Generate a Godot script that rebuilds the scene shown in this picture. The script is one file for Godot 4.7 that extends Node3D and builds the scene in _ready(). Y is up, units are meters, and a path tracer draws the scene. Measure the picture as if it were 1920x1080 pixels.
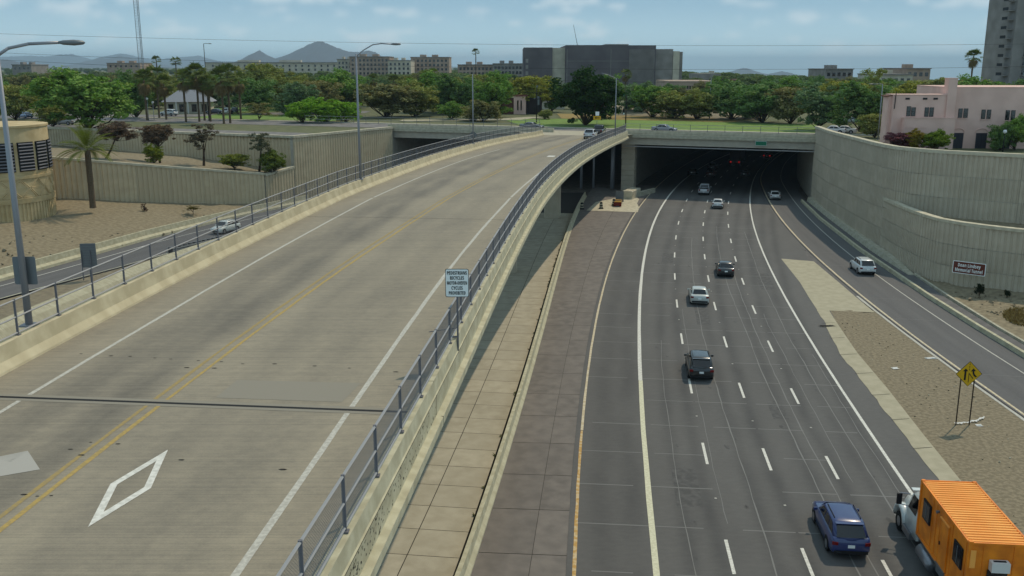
extends Node3D
# Freeway trench with an elevated car-pool ramp, a tunnel portal and a park beyond. x right, y up, distance d runs along -z.
const F := 1780.0
const CAM_H := 23.0
const HORIZON := 125.0
const STREET := 10.7
var pitch := atan(415.0 / 1780.0)
var M := {}
var used := {}
var rng := RandomNumberGenerator.new()

# ---- plan curves: x at distance z0 + k * step
var C := {
	"B": [0.0, 10.0, [-18.1, -17.92, -17.54, -16.98, -16.29, -15.5, -14.63, -13.69, -12.67, -11.58, -10.39, -9.09, -7.65, -6.01, -4.14, -1.97, 0.56, 3.52, 7.01, 11.11]],
	"L": [0.0, 10.0, [-16.45, -16.12, -15.61, -14.98, -14.24, -13.41, -12.51, -11.53, -10.46, -9.3, -8.01, -6.56, -4.9, -2.99, -0.76, 1.86, 4.95, 8.59]],
	"Y": [0.0, 10.0, [-12.5, -11.95, -11.3, -10.45, -9.45, -8.25, -6.95, -5.6, -4.2, -2.75, -1.18, 0.52, 2.32, 4.24, 6.28, 8.43, 10.72, 13.12, 15.66]],
	"R": [0.0, 10.0, [-7.1, -6.19, -5.38, -4.61, -3.8, -2.89, -1.85, -0.68, 0.5, 1.8, 3.2, 4.8, 6.6, 8.5, 10.6, 12.7]],
	"P": [0.0, 10.0, [-5.29, -4.16, -3.16, -2.23, -1.33, -0.4, 0.58, 1.66, 2.86, 4.18, 5.66, 7.28, 9.05, 10.97, 13.01, 15.15, 17.38, 19.65, 21.92, 24.15]],
	"LW": [20.0, 20.0, [4.94, 6.72, 8.76, 11.14, 13.92, 17.19, 21.0, 25.45, 30.59, 36.5, 43.26, 50.93, 59.59, 69.31, 80.17]],
	"LY": [20.0, 20.0, [1.4, 2.84, 4.7, 7.06, 9.92, 13.31, 17.24, 21.71, 26.74, 32.35, 38.55, 45.35, 52.76, 60.8, 69.48]],
	"RW": [20.0, 20.0, [19.34, 21.22, 23.4, 25.92, 28.83, 32.18, 36.02, 40.4, 45.38, 50.99, 57.3, 64.35, 72.18, 80.86, 90.43]],
	"R2": [20.0, 20.0, [34.4, 34.45, 34.64, 35.13, 36.31, 38.2, 40.79, 44.04, 47.84, 52.3, 58.4, 65.5, 73.4, 82.1, 91.7]],
	"R3": [20.0, 20.0, [39.0, 39.0, 39.2, 39.75, 40.93, 42.78, 45.32, 48.51, 52.3, 56.67, 62.5, 69.3, 77.2, 85.9, 95.5]],
	"LB": [20.0, 20.0, [-5.01, -2.25, 0.14, 2.31, 4.38, 6.51, 8.84, 11.49, 14.61, 18.35]],
}

func cx(n, z) -> float:
	var c = C[n]; var a = c[2]; var t: float = (z - c[0]) / c[1]
	var i: int = clampi(int(floor(t)), 0, a.size() - 2)
	var u: float = t - i
	if u < 0.0 or u > 1.0: return lerpf(a[i], a[i + 1], u)
	return cubic_interpolate(a[i], a[i + 1], a[maxi(i - 1, 0)], a[mini(i + 2, a.size() - 1)], u)

func heading(n, z) -> float: return atan((cx(n, z + 1.0) - cx(n, z - 1.0)) / 2.0)

func hr(z) -> float:   # height of the ramp road along its length
	var zz = [-50.0, 50.0, 75.0, 110.0, 138.0, 172.0, 400.0]; var hh = [13.0, 13.0, 12.88, 12.15, 11.5, 10.72, 10.72]
	for i in 6:
		if z <= zz[i + 1]: return lerpf(hh[i], hh[i + 1], (z - zz[i]) / (zz[i + 1] - zz[i]))
	return 10.7

func portal_z(x) -> float: return 176.5 - 0.39 * (x - 28.0)   # the straight edge of the tunnel roof

func land(x) -> float: return STREET - 0.03 * maxf(0.0, x - 130.0)   # the far city falls away gently to the right

func v(x, y, d) -> Vector3: return Vector3(x, y, -d)

func ray(px, py) -> Vector3:
	var dx: float = px - 960.0; var dy: float = py - 540.0
	return Vector3(dx, -dy * cos(pitch) - F * sin(pitch), -(F * cos(pitch) - dy * sin(pitch)))

func gnd(px, py, h) -> Vector3:   # where a line of sight meets the level h
	var r := ray(px, py)
	return Vector3(0, CAM_H, 0) + r * ((h - CAM_H) / r.y)

func far_at(px, py, d) -> Vector3:   # a line of sight at distance d
	var r := ray(px, py)
	return Vector3(0, CAM_H, 0) + r * (d / -r.z)

# ---- objects
func numbered(n: String) -> String:
	if not used.has(n):
		used[n] = 0
		return n
	used[n] += 1
	return "%s_%03d" % [n, used[n]]

func tag(o, label, category, group = ""):
	o.set_meta("label", label); o.set_meta("category", category)
	if group != "": o.set_meta("group", group)
	return o

func thing(called, label, category, at := Vector3.ZERO, turn := 0.0, group := "") -> Node3D:
	var o := Node3D.new(); o.name = numbered(called); add_child(o)
	o.position = at; o.rotation.y = turn
	tag(o, label, category, group)
	return o

func mesh_node(called, mesh, mat, parent = null) -> MeshInstance3D:
	var o := MeshInstance3D.new(); o.mesh = mesh
	if mat != null: o.material_override = mat
	if parent == null:
		o.name = numbered(called); add_child(o)
	else:
		o.name = called; parent.add_child(o, true)
	return o

func struct(called, mesh, mat) -> MeshInstance3D:
	var o := mesh_node(called, mesh, mat); o.set_meta("kind", "structure")
	return o

func copy_of(root, label, group := "") -> Node3D:
	var r = root.duplicate(); r.name = numbered(String(root.name).split("_0")[0]); add_child(r)
	r.set_meta("label", label)
	if group != "": r.set_meta("group", group)
	return r

# ---- shapes
func st_new(smooth := false) -> SurfaceTool:
	var st := SurfaceTool.new(); st.begin(Mesh.PRIMITIVE_TRIANGLES)
	st.set_smooth_group(0 if smooth else -1)
	return st

func done(st: SurfaceTool) -> ArrayMesh:
	st.generate_normals()
	return st.commit()

func tri(st, a, b, c, ua := Vector2.ZERO, ub := Vector2.ZERO, uc := Vector2.ZERO):
	st.set_uv(ua); st.add_vertex(a); st.set_uv(ub); st.add_vertex(b); st.set_uv(uc); st.add_vertex(c)

func quad(st, a, b, c, d, u0 := Vector2(0, 0), u1 := Vector2(1, 1)):
	tri(st, a, b, c, u0, Vector2(u1.x, u0.y), u1)
	tri(st, a, c, d, u0, u1, Vector2(u0.x, u1.y))

func box(st, c: Vector3, s: Vector3, b := Basis.IDENTITY):
	var h := s * 0.5; var p := []
	for i in 8: p.append(c + b * Vector3(h.x if i & 1 else -h.x, h.y if i & 2 else -h.y, h.z if i & 4 else -h.z))
	for f in [[0, 1, 3, 2], [5, 4, 6, 7], [4, 0, 2, 6], [1, 5, 7, 3], [2, 3, 7, 6], [4, 5, 1, 0]]:
		quad(st, p[f[0]], p[f[1]], p[f[2]], p[f[3]])

func bevel_box(st, c: Vector3, s: Vector3, e: float, b := Basis.IDENTITY):
	# a box with its four upright and top edges cut off
	var rings := []
	for k in [[-s.y / 2, 0.0], [s.y / 2 - e, 0.0], [s.y / 2, e]]:
		var x: float = s.x / 2 - k[1]; var z: float = s.z / 2 - k[1]
		var r := PackedVector3Array()
		for q in [[-x + e, -z], [x - e, -z], [x, -z + e], [x, z - e], [x - e, z], [-x + e, z], [-x, z - e], [-x, -z + e]]:
			r.append(c + b * Vector3(q[0], k[0], q[1]))
		rings.append(r)
	loft(st, rings, true)

func box_mesh(c, s, b := Basis.IDENTITY) -> ArrayMesh:
	var st := st_new(); box(st, c, s, b); return done(st)

func tube(st, a: Vector3, b: Vector3, r0: float, r1 := -1.0, n := 6, caps := true):
	if r1 < 0.0: r1 = r0
	var ax := (b - a).normalized()
	var s := ax.cross(Vector3.UP if absf(ax.y) < 0.9 else Vector3.RIGHT).normalized(); var t := ax.cross(s)
	var pa := []; var pb := []
	for i in n:
		var q := TAU * i / n
		pa.append(a + (s * cos(q) + t * sin(q)) * r0); pb.append(b + (s * cos(q) + t * sin(q)) * r1)
	for i in n:
		var j := (i + 1) % n
		quad(st, pa[i], pa[j], pb[j], pb[i], Vector2(float(i) / n, 0), Vector2(float(i + 1) / n, a.distance_to(b)))
		if caps:
			tri(st, a, pa[j], pa[i]); tri(st, b, pb[i], pb[j])

func path_tube(st, pts: Array, r: float, n := 5):
	for i in pts.size() - 1: tube(st, pts[i], pts[i + 1], r, r, n, i == 0 or i == pts.size() - 2)

func loft(st, rings: Array, caps := true):
	for k in rings.size() - 1:
		var a: PackedVector3Array = rings[k]; var b: PackedVector3Array = rings[k + 1]; var n := a.size()
		for i in n:
			var j := (i + 1) % n
			quad(st, a[i], a[j], b[j], b[i], Vector2(float(i) / n, k), Vector2(float(i + 1) / n, k + 1))
	if caps:
		for e in [[rings[0], 1], [rings[-1], 0]]:
			var r: PackedVector3Array = e[0]; var m := Vector3.ZERO
			for p in r: m += p
			m /= r.size()
			for i in r.size():
				var j := (i + 1) % r.size()
				if e[1]: tri(st, m, r[j], r[i])
				else: tri(st, m, r[i], r[j])

func flat_poly(st, pts: Array, y: float):   # pts: Vector2(x, distance)
	var p := PackedVector2Array(pts)
	var t := Geometry2D.triangulate_polygon(p)
	for k in range(0, t.size(), 3):
		tri(st, v(p[t[k]].x, y, p[t[k]].y), v(p[t[k + 1]].x, y, p[t[k + 1]].y), v(p[t[k + 2]].x, y, p[t[k + 2]].y), p[t[k]] * 0.1, p[t[k + 1]] * 0.1, p[t[k + 2]] * 0.1)

func poly_mesh(pts: Array, y: float) -> ArrayMesh:
	var st := st_new(); flat_poly(st, pts, y); return done(st)

func slab_poly(st, pts: Array, y0: float, y1: float):
	flat_poly(st, pts, y1); flat_poly(st, pts, y0)
	for i in pts.size():
		var a = pts[i]; var b = pts[(i + 1) % pts.size()]
		quad(st, v(a.x, y0, a.y), v(b.x, y0, b.y), v(b.x, y1, b.y), v(a.x, y1, a.y))

# road sheet between two curves: u across, v along (10 m)
func sheet(fa: Callable, fb: Callable, fy: Callable, z0: float, z1: float, dz: float, cols := 1) -> ArrayMesh:
	var st := st_new(true); var n := int(ceil((z1 - z0) / dz))
	for i in n:
		var za := lerpf(z0, z1, float(i) / n); var zb := lerpf(z0, z1, float(i + 1) / n)
		for c in cols:
			var u0 := float(c) / cols; var u1 := float(c + 1) / cols
			quad(st, v(lerpf(fa.call(za), fb.call(za), u0), fy.call(za), za), v(lerpf(fa.call(za), fb.call(za), u1), fy.call(za), za), v(lerpf(fa.call(zb), fb.call(zb), u1), fy.call(zb), zb), v(lerpf(fa.call(zb), fb.call(zb), u0), fy.call(zb), zb), Vector2(u0, za / 20.0), Vector2(u1, zb / 20.0))
	return done(st)

# painted stripe along a curve, with the ragged edges of worn paint
func stripe(n, off: float, w: float, fy: Callable, z0: float, z1: float, dz := 1.5, wear := 0.0) -> ArrayMesh:
	var st := st_new(true); var k := maxi(1, int((z1 - z0) / dz)); var prev = null
	for i in k + 1:
		var z := lerpf(z0, z1, float(i) / k); var h := heading(n, z); var s := Vector3(cos(h), 0, sin(h))
		var c := v(cx(n, z), fy.call(z), z)
		var a := c + s * (off - w / 2 + wear * rng.randf_range(-1, 1) * w); var b := c + s * (off + w / 2 + wear * rng.randf_range(-1, 1) * w)
		if prev != null: quad(st, prev[0], prev[1], b, a)
		prev = [a, b]
	return done(st)

# closed profile [[offset, height], ...] swept along a curve
func sweep_pts(pts: Array, prof: Array, mult := 1.0) -> ArrayMesh:
	var st := st_new(); var rings := []
	for i in pts.size():
		var t: Vector3 = pts[mini(i + 1, pts.size() - 1)] - pts[maxi(i - 1, 0)]
		t.y = 0; t = t.normalized(); var s := Vector3(-t.z, 0, t.x) * mult
		var r := PackedVector3Array()
		for q in prof: r.append(pts[i] + s * q[0] + Vector3.UP * q[1])
		rings.append(r)
	loft(st, rings, true)
	return done(st)

func curve_pts(n, off: float, fy: Callable, z0: float, z1: float, dz: float) -> Array:
	var out := []; var k := maxi(1, int(ceil((z1 - z0) / dz)))
	for i in k + 1:
		var z := lerpf(z0, z1, float(i) / k); var h := heading(n, z)
		out.append(v(cx(n, z), fy.call(z), z) + Vector3(cos(h), 0, sin(h)) * off)
	return out

func along(pts: Array, s: float) -> Vector3:   # the point s metres along a polyline
	for i in pts.size() - 1:
		var l: float = pts[i].distance_to(pts[i + 1])
		if s <= l or i == pts.size() - 2: return pts[i].lerp(pts[i + 1], s / l)
		s -= l
	return pts[-1]

func length_of(pts: Array) -> float:
	var l := 0.0
	for i in pts.size() - 1: l += pts[i].distance_to(pts[i + 1])
	return l

# ---- materials
func noise_tex(a: Color, b: Color, freq: float, oct: int, seed_: int, contrast := 1.0, speck := 0.0, size := 512, stretch := Vector2.ONE) -> ImageTexture:
	var n := FastNoiseLite.new(); n.seed = seed_; n.frequency = freq; n.fractal_octaves = oct; n.noise_type = FastNoiseLite.TYPE_SIMPLEX
	var im := Image.create(size, size, false, Image.FORMAT_RGB8)
	var src := n.get_seamless_image(size, size, false, false, 0.2)
	if stretch != Vector2.ONE:
		src.resize(int(size * stretch.x), int(size * stretch.y), Image.INTERPOLATE_BILINEAR)
	var r := RandomNumberGenerator.new(); r.seed = seed_ + 5
	var w := src.get_width(); var h := src.get_height()
	for y in size:
		for x in size:
			var t := (src.get_pixel(x % w, y % h).r - 0.5) * contrast + 0.5 + (r.randf() - 0.5) * speck
			im.set_pixel(x, y, a.lerp(b, clampf(t, 0, 1)))
	im.generate_mipmaps()
	return ImageTexture.create_from_image(im)

func mat(c: Color, rough := 0.9, metal := 0.0) -> StandardMaterial3D:
	var m := StandardMaterial3D.new(); m.albedo_color = c; m.roughness = rough; m.metallic = metal
	m.metallic_specular = 0.4; m.cull_mode = BaseMaterial3D.CULL_DISABLED
	return m

func tmat(t: Texture2D, scale: float, rough := 0.95, world := true) -> StandardMaterial3D:
	var m := mat(Color.WHITE, rough); m.albedo_texture = t
	m.uv1_triplanar = true; m.uv1_world_triplanar = world; m.uv1_scale = Vector3.ONE * scale
	return m

func uvmat(t: Texture2D, rough := 0.95) -> StandardMaterial3D:
	var m := mat(Color.WHITE, rough); m.albedo_texture = t
	return m

func road_tex(base: Color, dark: Color, bands: Array, seed_: int, lines := 0.0, w := 512, h := 1024) -> ImageTexture:
	# bands: [centre u, half width, strength]; worn tyre tracks and oil film run along v
	var n := FastNoiseLite.new(); n.seed = seed_; n.frequency = 0.012; n.fractal_octaves = 4
	var n2 := FastNoiseLite.new(); n2.seed = seed_ + 9; n2.frequency = 0.05; n2.fractal_octaves = 3
	var im := Image.create(w, h, false, Image.FORMAT_RGB8); var r := RandomNumberGenerator.new(); r.seed = seed_
	var row := PackedFloat32Array(); row.resize(h)
	for y in h: row[y] = r.randf()
	var s1 := n.get_seamless_image(w, h / 8, false, false, 0.2); s1.resize(w, h, Image.INTERPOLATE_CUBIC); var s2 := n2.get_seamless_image(w, h, false, false, 0.2)
	for x in w:
		var u := float(x) / w; var d0 := 0.0
		for b in bands: d0 += b[2] * exp(-pow((u - b[0]) / b[1], 2.0))
		for y in h:
			var a := s1.get_pixel(x, y).r - 0.5; var c := s2.get_pixel(x, y).r - 0.5
			var t := d0 * (1.0 + a * 0.7) + a * 0.22 + c * 0.18 + (r.randf() - 0.5) * 0.16 + (row[y] - 0.5) * lines
			im.set_pixel(x, y, base.lerp(dark, clampf(t + 0.18, 0, 1)))
	im.generate_mipmaps()
	return ImageTexture.create_from_image(im)

func panorama() -> ImageTexture:
	var w := 1536; var h := 768
	var n := FastNoiseLite.new(); n.seed = 11; n.frequency = 1.0; n.fractal_octaves = 5
	var im := Image.create(w, h, false, Image.FORMAT_RGBF)
	var top := Color(0.31, 0.44, 0.54); var mid := Color(0.265, 0.435, 0.56); var low := Color(0.54, 0.75, 0.82); var cloud := Color(0.74, 0.81, 0.83)
	for y in h:
		var el := PI * (0.5 - (y + 0.5) / h); var s := maxf(sin(el), 0.0)
		var base := low.lerp(mid, smoothstep(0.0, 0.08, s)).lerp(top, smoothstep(0.12, 0.85, s))
		for x in w:
			var c := base
			if el > -0.03 and el < 1.6:
				var az := TAU * (x + 0.5) / w
				var k := n.get_noise_3d(cos(az) * 8.0, sin(el) * 42.0, sin(az) * 8.0)
				var k2 := n.get_noise_3d(cos(az) * 26.0 + 40.0, sin(el) * 100.0, sin(az) * 26.0)
				var amount := smoothstep(0.02, 0.45, k + k2 * 0.8) * (1.0 - 0.3 * smoothstep(0.1, 0.7, s)) * 0.48
				c = base.lerp(cloud, amount)
			im.set_pixel(x, y, c)
	return ImageTexture.create_from_image(im)

func materials():
	M.deck = uvmat(road_tex(Color(0.60, 0.565, 0.49), Color(0.33, 0.32, 0.30), [[0.225, 0.05, 0.22], [0.36, 0.055, 0.24], [0.30, 0.11, 0.10], [0.56, 0.04, 0.10], [0.72, 0.05, 0.10], [0.64, 0.12, 0.05]], 3, 0.22))
	M.asphalt = uvmat(road_tex(Color(0.39, 0.385, 0.375), Color(0.25, 0.25, 0.25), [[0.155, 0.03, 0.2], [0.075, 0.03, 0.2], [0.28, 0.02, 0.3], [0.345, 0.02, 0.3], [0.47, 0.022, 0.36], [0.54, 0.022, 0.36], [0.64, 0.022, 0.34], [0.71, 0.022, 0.34], [0.79, 0.02, 0.26], [0.85, 0.02, 0.26]], 7, 0.05), 0.9)
	M.asphalt2 = uvmat(road_tex(Color(0.395, 0.39, 0.385), Color(0.27, 0.27, 0.275), [[0.3, 0.1, 0.16], [0.65, 0.1, 0.16]], 17, 0.05), 0.9)
	M.asphalt3 = tmat(noise_tex(Color(0.36, 0.35, 0.345), Color(0.42, 0.41, 0.40), 0.01, 5, 21, 1.3, 0.2), 0.12)
	M.base = tmat(noise_tex(Color(0.33, 0.31, 0.28), Color(0.42, 0.39, 0.35), 0.01, 5, 22, 1.5, 0.2), 0.1)
	M.shoulder = []
	for k in 4: M.shoulder.append(tmat(noise_tex(Color(0.425, 0.405, 0.385).darkened(0.015 * k), Color(0.485, 0.46, 0.435).darkened(0.02 * (k % 3)), 0.008, 5, 30 + k, 1.3, 0.25), 0.15))
	M.slab = []
	for k in 5: M.slab.append(tmat(noise_tex(Color(0.64, 0.61, 0.53).darkened(0.01 * k), Color(0.695, 0.665, 0.585).darkened(0.012 * ((k * 2) % 5)), 0.006, 5, 40 + k, 1.4, 0.15), 0.21))
	M.concrete = tmat(noise_tex(Color(0.63, 0.61, 0.53), Color(0.72, 0.70, 0.62), 0.009, 5, 50, 1.8, 0.08), 0.22)
	M.barrier = tmat(noise_tex(Color(0.70, 0.655, 0.54), Color(0.78, 0.74, 0.62), 0.008, 5, 51, 1.9, 0.07), 0.17)
	M.parapet = tmat(noise_tex(Color(0.66, 0.635, 0.53), Color(0.75, 0.73, 0.625), 0.01, 5, 52, 1.8, 0.07), 0.2)
	M.gore = tmat(noise_tex(Color(0.62, 0.595, 0.505), Color(0.67, 0.64, 0.55), 0.01, 5, 53, 1.3, 0.08), 0.15)
	M.soffit = tmat(noise_tex(Color(0.64, 0.615, 0.56), Color(0.70, 0.675, 0.615), 0.008, 4, 54, 1.5, 0.05), 0.15)
	M.rib = []
	for k in 4: M.rib.append(tmat(noise_tex(Color(0.69, 0.645, 0.565).darkened(0.012 * k), Color(0.73, 0.69, 0.61).darkened(0.02 * ((k * 3) % 4)), 0.006, 4, 60 + k, 1.6, 0.06), 0.13))
	M.rib2 = []
	for k in 4: M.rib2.append(tmat(noise_tex(Color(0.735, 0.67, 0.555).darkened(0.012 * k), Color(0.78, 0.72, 0.60).darkened(0.025 * ((k * 3) % 4)), 0.006, 4, 70 + k, 1.7, 0.06), 0.13))
	M.cap = tmat(noise_tex(Color(0.68, 0.65, 0.56), Color(0.78, 0.75, 0.66), 0.01, 4, 75, 1.5, 0.05), 0.2)
	M.dirt = tmat(noise_tex(Color(0.455, 0.415, 0.33), Color(0.555, 0.51, 0.415), 0.02, 6, 80, 1.6, 0.5), 0.11)
	M.dirt2 = tmat(noise_tex(Color(0.43, 0.395, 0.32), Color(0.545, 0.50, 0.41), 0.03, 6, 81, 1.6, 0.6), 0.16)
	M.lawn = tmat(noise_tex(Color(0.36, 0.46, 0.19), Color(0.45, 0.54, 0.25), 0.012, 5, 82, 1.6, 0.2), 0.07)
	M.park = tmat(noise_tex(Color(0.33, 0.35, 0.23), Color(0.40, 0.40, 0.28), 0.01, 5, 83, 1.7, 0.2), 0.05)
	M.straw = tmat(noise_tex(Color(0.48, 0.40, 0.22), Color(0.62, 0.54, 0.32), 0.02, 5, 84, 1.8, 0.3), 0.25)
	M.street = tmat(noise_tex(Color(0.40, 0.39, 0.385), Color(0.50, 0.485, 0.475), 0.01, 4, 85, 1.4, 0.1), 0.06)
	M.white_paint = tmat(noise_tex(Color(0.76, 0.755, 0.72), Color(0.85, 0.845, 0.81), 0.03, 4, 90, 1.9, 0.2, 256), 0.5)
	M.old_white = tmat(noise_tex(Color(0.66, 0.65, 0.61), Color(0.74, 0.73, 0.69), 0.03, 4, 91, 2.2, 0.2, 256), 0.7)
	M.cream_paint = tmat(noise_tex(Color(0.77, 0.76, 0.65), Color(0.83, 0.82, 0.72), 0.03, 4, 92, 1.9, 0.2, 256), 0.5)
	M.yellow_paint = tmat(noise_tex(Color(0.60, 0.53, 0.35), Color(0.68, 0.58, 0.34), 0.03, 4, 93, 2.0, 0.2, 256), 0.6)
	M.faded_yellow = tmat(noise_tex(Color(0.72, 0.57, 0.33), Color(0.78, 0.70, 0.56), 0.02, 4, 97, 2.6, 0.2, 256), 0.35)
	M.pale_yellow = tmat(noise_tex(Color(0.73, 0.67, 0.55), Color(0.80, 0.76, 0.66), 0.02, 4, 98, 2.0, 0.2, 256), 0.35)
	M.ghost_yellow = tmat(noise_tex(Color(0.57, 0.51, 0.37), Color(0.62, 0.54, 0.34), 0.03, 4, 94, 2.2, 0.2, 256), 0.6)
	M.seal = mat(Color(0.46, 0.46, 0.45), 0.9)
	M.header = mat(Color(0.53, 0.51, 0.46), 0.95)
	M.tar = mat(Color(0.10, 0.10, 0.10), 0.8)
	M.crack = mat(Color(0.20, 0.19, 0.175), 0.95)
	M.steel = mat(Color(0.62, 0.62, 0.62), 0.6, 0.3)
	M.post = mat(Color(0.42, 0.42, 0.44), 0.7, 0.2)
	M.wire = mat(Color(0.52, 0.52, 0.53), 0.7, 0.2)
	M.pole = mat(Color(0.55, 0.56, 0.58), 0.5, 0.4)
	M.black = mat(Color(0.05, 0.05, 0.055), 0.6)
	M.dark = mat(Color(0.10, 0.10, 0.11), 0.7)
	M.rubber = mat(Color(0.06, 0.06, 0.06), 0.9)
	M.rim = mat(Color(0.55, 0.56, 0.58), 0.35, 0.7)
	M.glass = mat(Color(0.035, 0.045, 0.055), 0.06); M.glass.metallic_specular = 0.6
	M.window = mat(Color(0.07, 0.08, 0.10), 0.12); M.window.metallic_specular = 0.6
	M.red = mat(Color(0.42, 0.04, 0.05), 0.25)
	M.lamp = mat(Color(0.85, 0.86, 0.86), 0.2)
	M.white = mat(Color(0.82, 0.82, 0.80), 0.5)
	M.sign_white = mat(Color(0.90, 0.92, 0.91), 0.5)
	M.sign_black = mat(Color(0.04, 0.05, 0.05), 0.6)
	M.sign_yellow = mat(Color(0.80, 0.63, 0.05), 0.5)
	M.sign_brown = mat(Color(0.38, 0.18, 0.13), 0.6)
	M.red_lit = mat(Color(0.6, 0.04, 0.05), 0.3); M.red_lit.emission_enabled = true; M.red_lit.emission = Color(1.0, 0.12, 0.10); M.red_lit.emission_energy_multiplier = 0.45
	M.sign_green = mat(Color(0.05, 0.42, 0.30), 0.5)
	M.sign_back = mat(Color(0.44, 0.46, 0.47), 0.5, 0.4)
	M.orange_cone = mat(Color(0.85, 0.30, 0.06), 0.6)
	M.attenuator = mat(Color(0.66, 0.50, 0.16), 0.8)
	M.bark = tmat(noise_tex(Color(0.20, 0.16, 0.12), Color(0.32, 0.26, 0.20), 0.03, 4, 95, 1.6, 0.3, 256), 0.8, 0.95, false)
	M.palm_bark = tmat(noise_tex(Color(0.30, 0.25, 0.19), Color(0.46, 0.40, 0.32), 0.04, 4, 96, 1.8, 0.3, 256), 0.8, 0.95, false)
	M.litter = mat(Color(0.80, 0.80, 0.78), 0.8)

func paint(c: Color) -> StandardMaterial3D:
	var m := mat(c, 0.28); m.clearcoat_enabled = true; m.clearcoat = 0.7; m.clearcoat_roughness = 0.05; m.metallic_specular = 0.5
	return m

# ---- fences
func fence(label, pts: Array, spacing: float, height: float, group: String, wire_step := 0.075, curl := 0.0, sub := 0.0):
	var o := thing("chain_link_fence", label, "fence", pts[0], 0.0, group)
	var base: Vector3 = pts[0]; var total := length_of(pts); var n := int(total / spacing); var step := total / n
	var rails := st_new()
	for i in n + 1:
		var p := along(pts, i * step) - base
		var st := st_new(); tube(st, p, p + Vector3.UP * (height + 0.04), 0.042, 0.042, 6)
		if curl > 0.0: path_tube(st, [p + Vector3.UP * height, p + Vector3(-0.05, height + curl * 0.5, 0.1), p + Vector3(-0.12, height + curl, 0.35)], 0.035, 5)
		box(st, p + Vector3.UP * 0.015, Vector3(0.16, 0.03, 0.16))
		mesh_node("post", done(st), M.post, o)
		if i == n: break
		var q := along(pts, (i + 1) * step) - base
		for hh in [0.09, height * 0.52, height]: tube(rails, p + Vector3.UP * hh, q + Vector3.UP * hh, 0.033, 0.033, 5, false)
		if wire_step > 0.0:
			var w := st_new(); var hgt := height - 0.09; var k := int(step / wire_step); var lean := hgt / step
			var side := (q - p).normalized().cross(Vector3.UP) * 0.0028
			for j in k + int(hgt / wire_step) + 1:
				for s in [0, 1]:
					# a wire running up at 45 degrees, cut at the panel's ends
					var x0 := (j * wire_step - hgt) / step; var a0 := 0.0; var x1 := x0 + lean; var a1 := 1.0
					if x0 < 0.0:
						a0 = -x0 / lean; x0 = 0.0
					if x1 > 1.0:
						a1 = 1.0 - (x1 - 1.0) / lean; x1 = 1.0
					if a1 <= a0: continue
					var fa := (1.0 - x0) if s == 1 else x0; var fb := (1.0 - x1) if s == 1 else x1
					var A: Vector3 = p.lerp(q, fa) + Vector3.UP * (0.09 + hgt * a0); var B: Vector3 = p.lerp(q, fb) + Vector3.UP * (0.09 + hgt * a1)
					var nrm := (B - A).normalized().cross(side.normalized()) * 0.0028
					quad(w, A - nrm, A + nrm, B + nrm, B - nrm); quad(w, A - side, A + side, B + side, B - side)
			var wm := mesh_node("wire_mesh", done(w), M.wire, o)
			wm.set_meta("kind", "stuff")
	mesh_node("rails", done(rails), M.steel, o)
	return o

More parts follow.
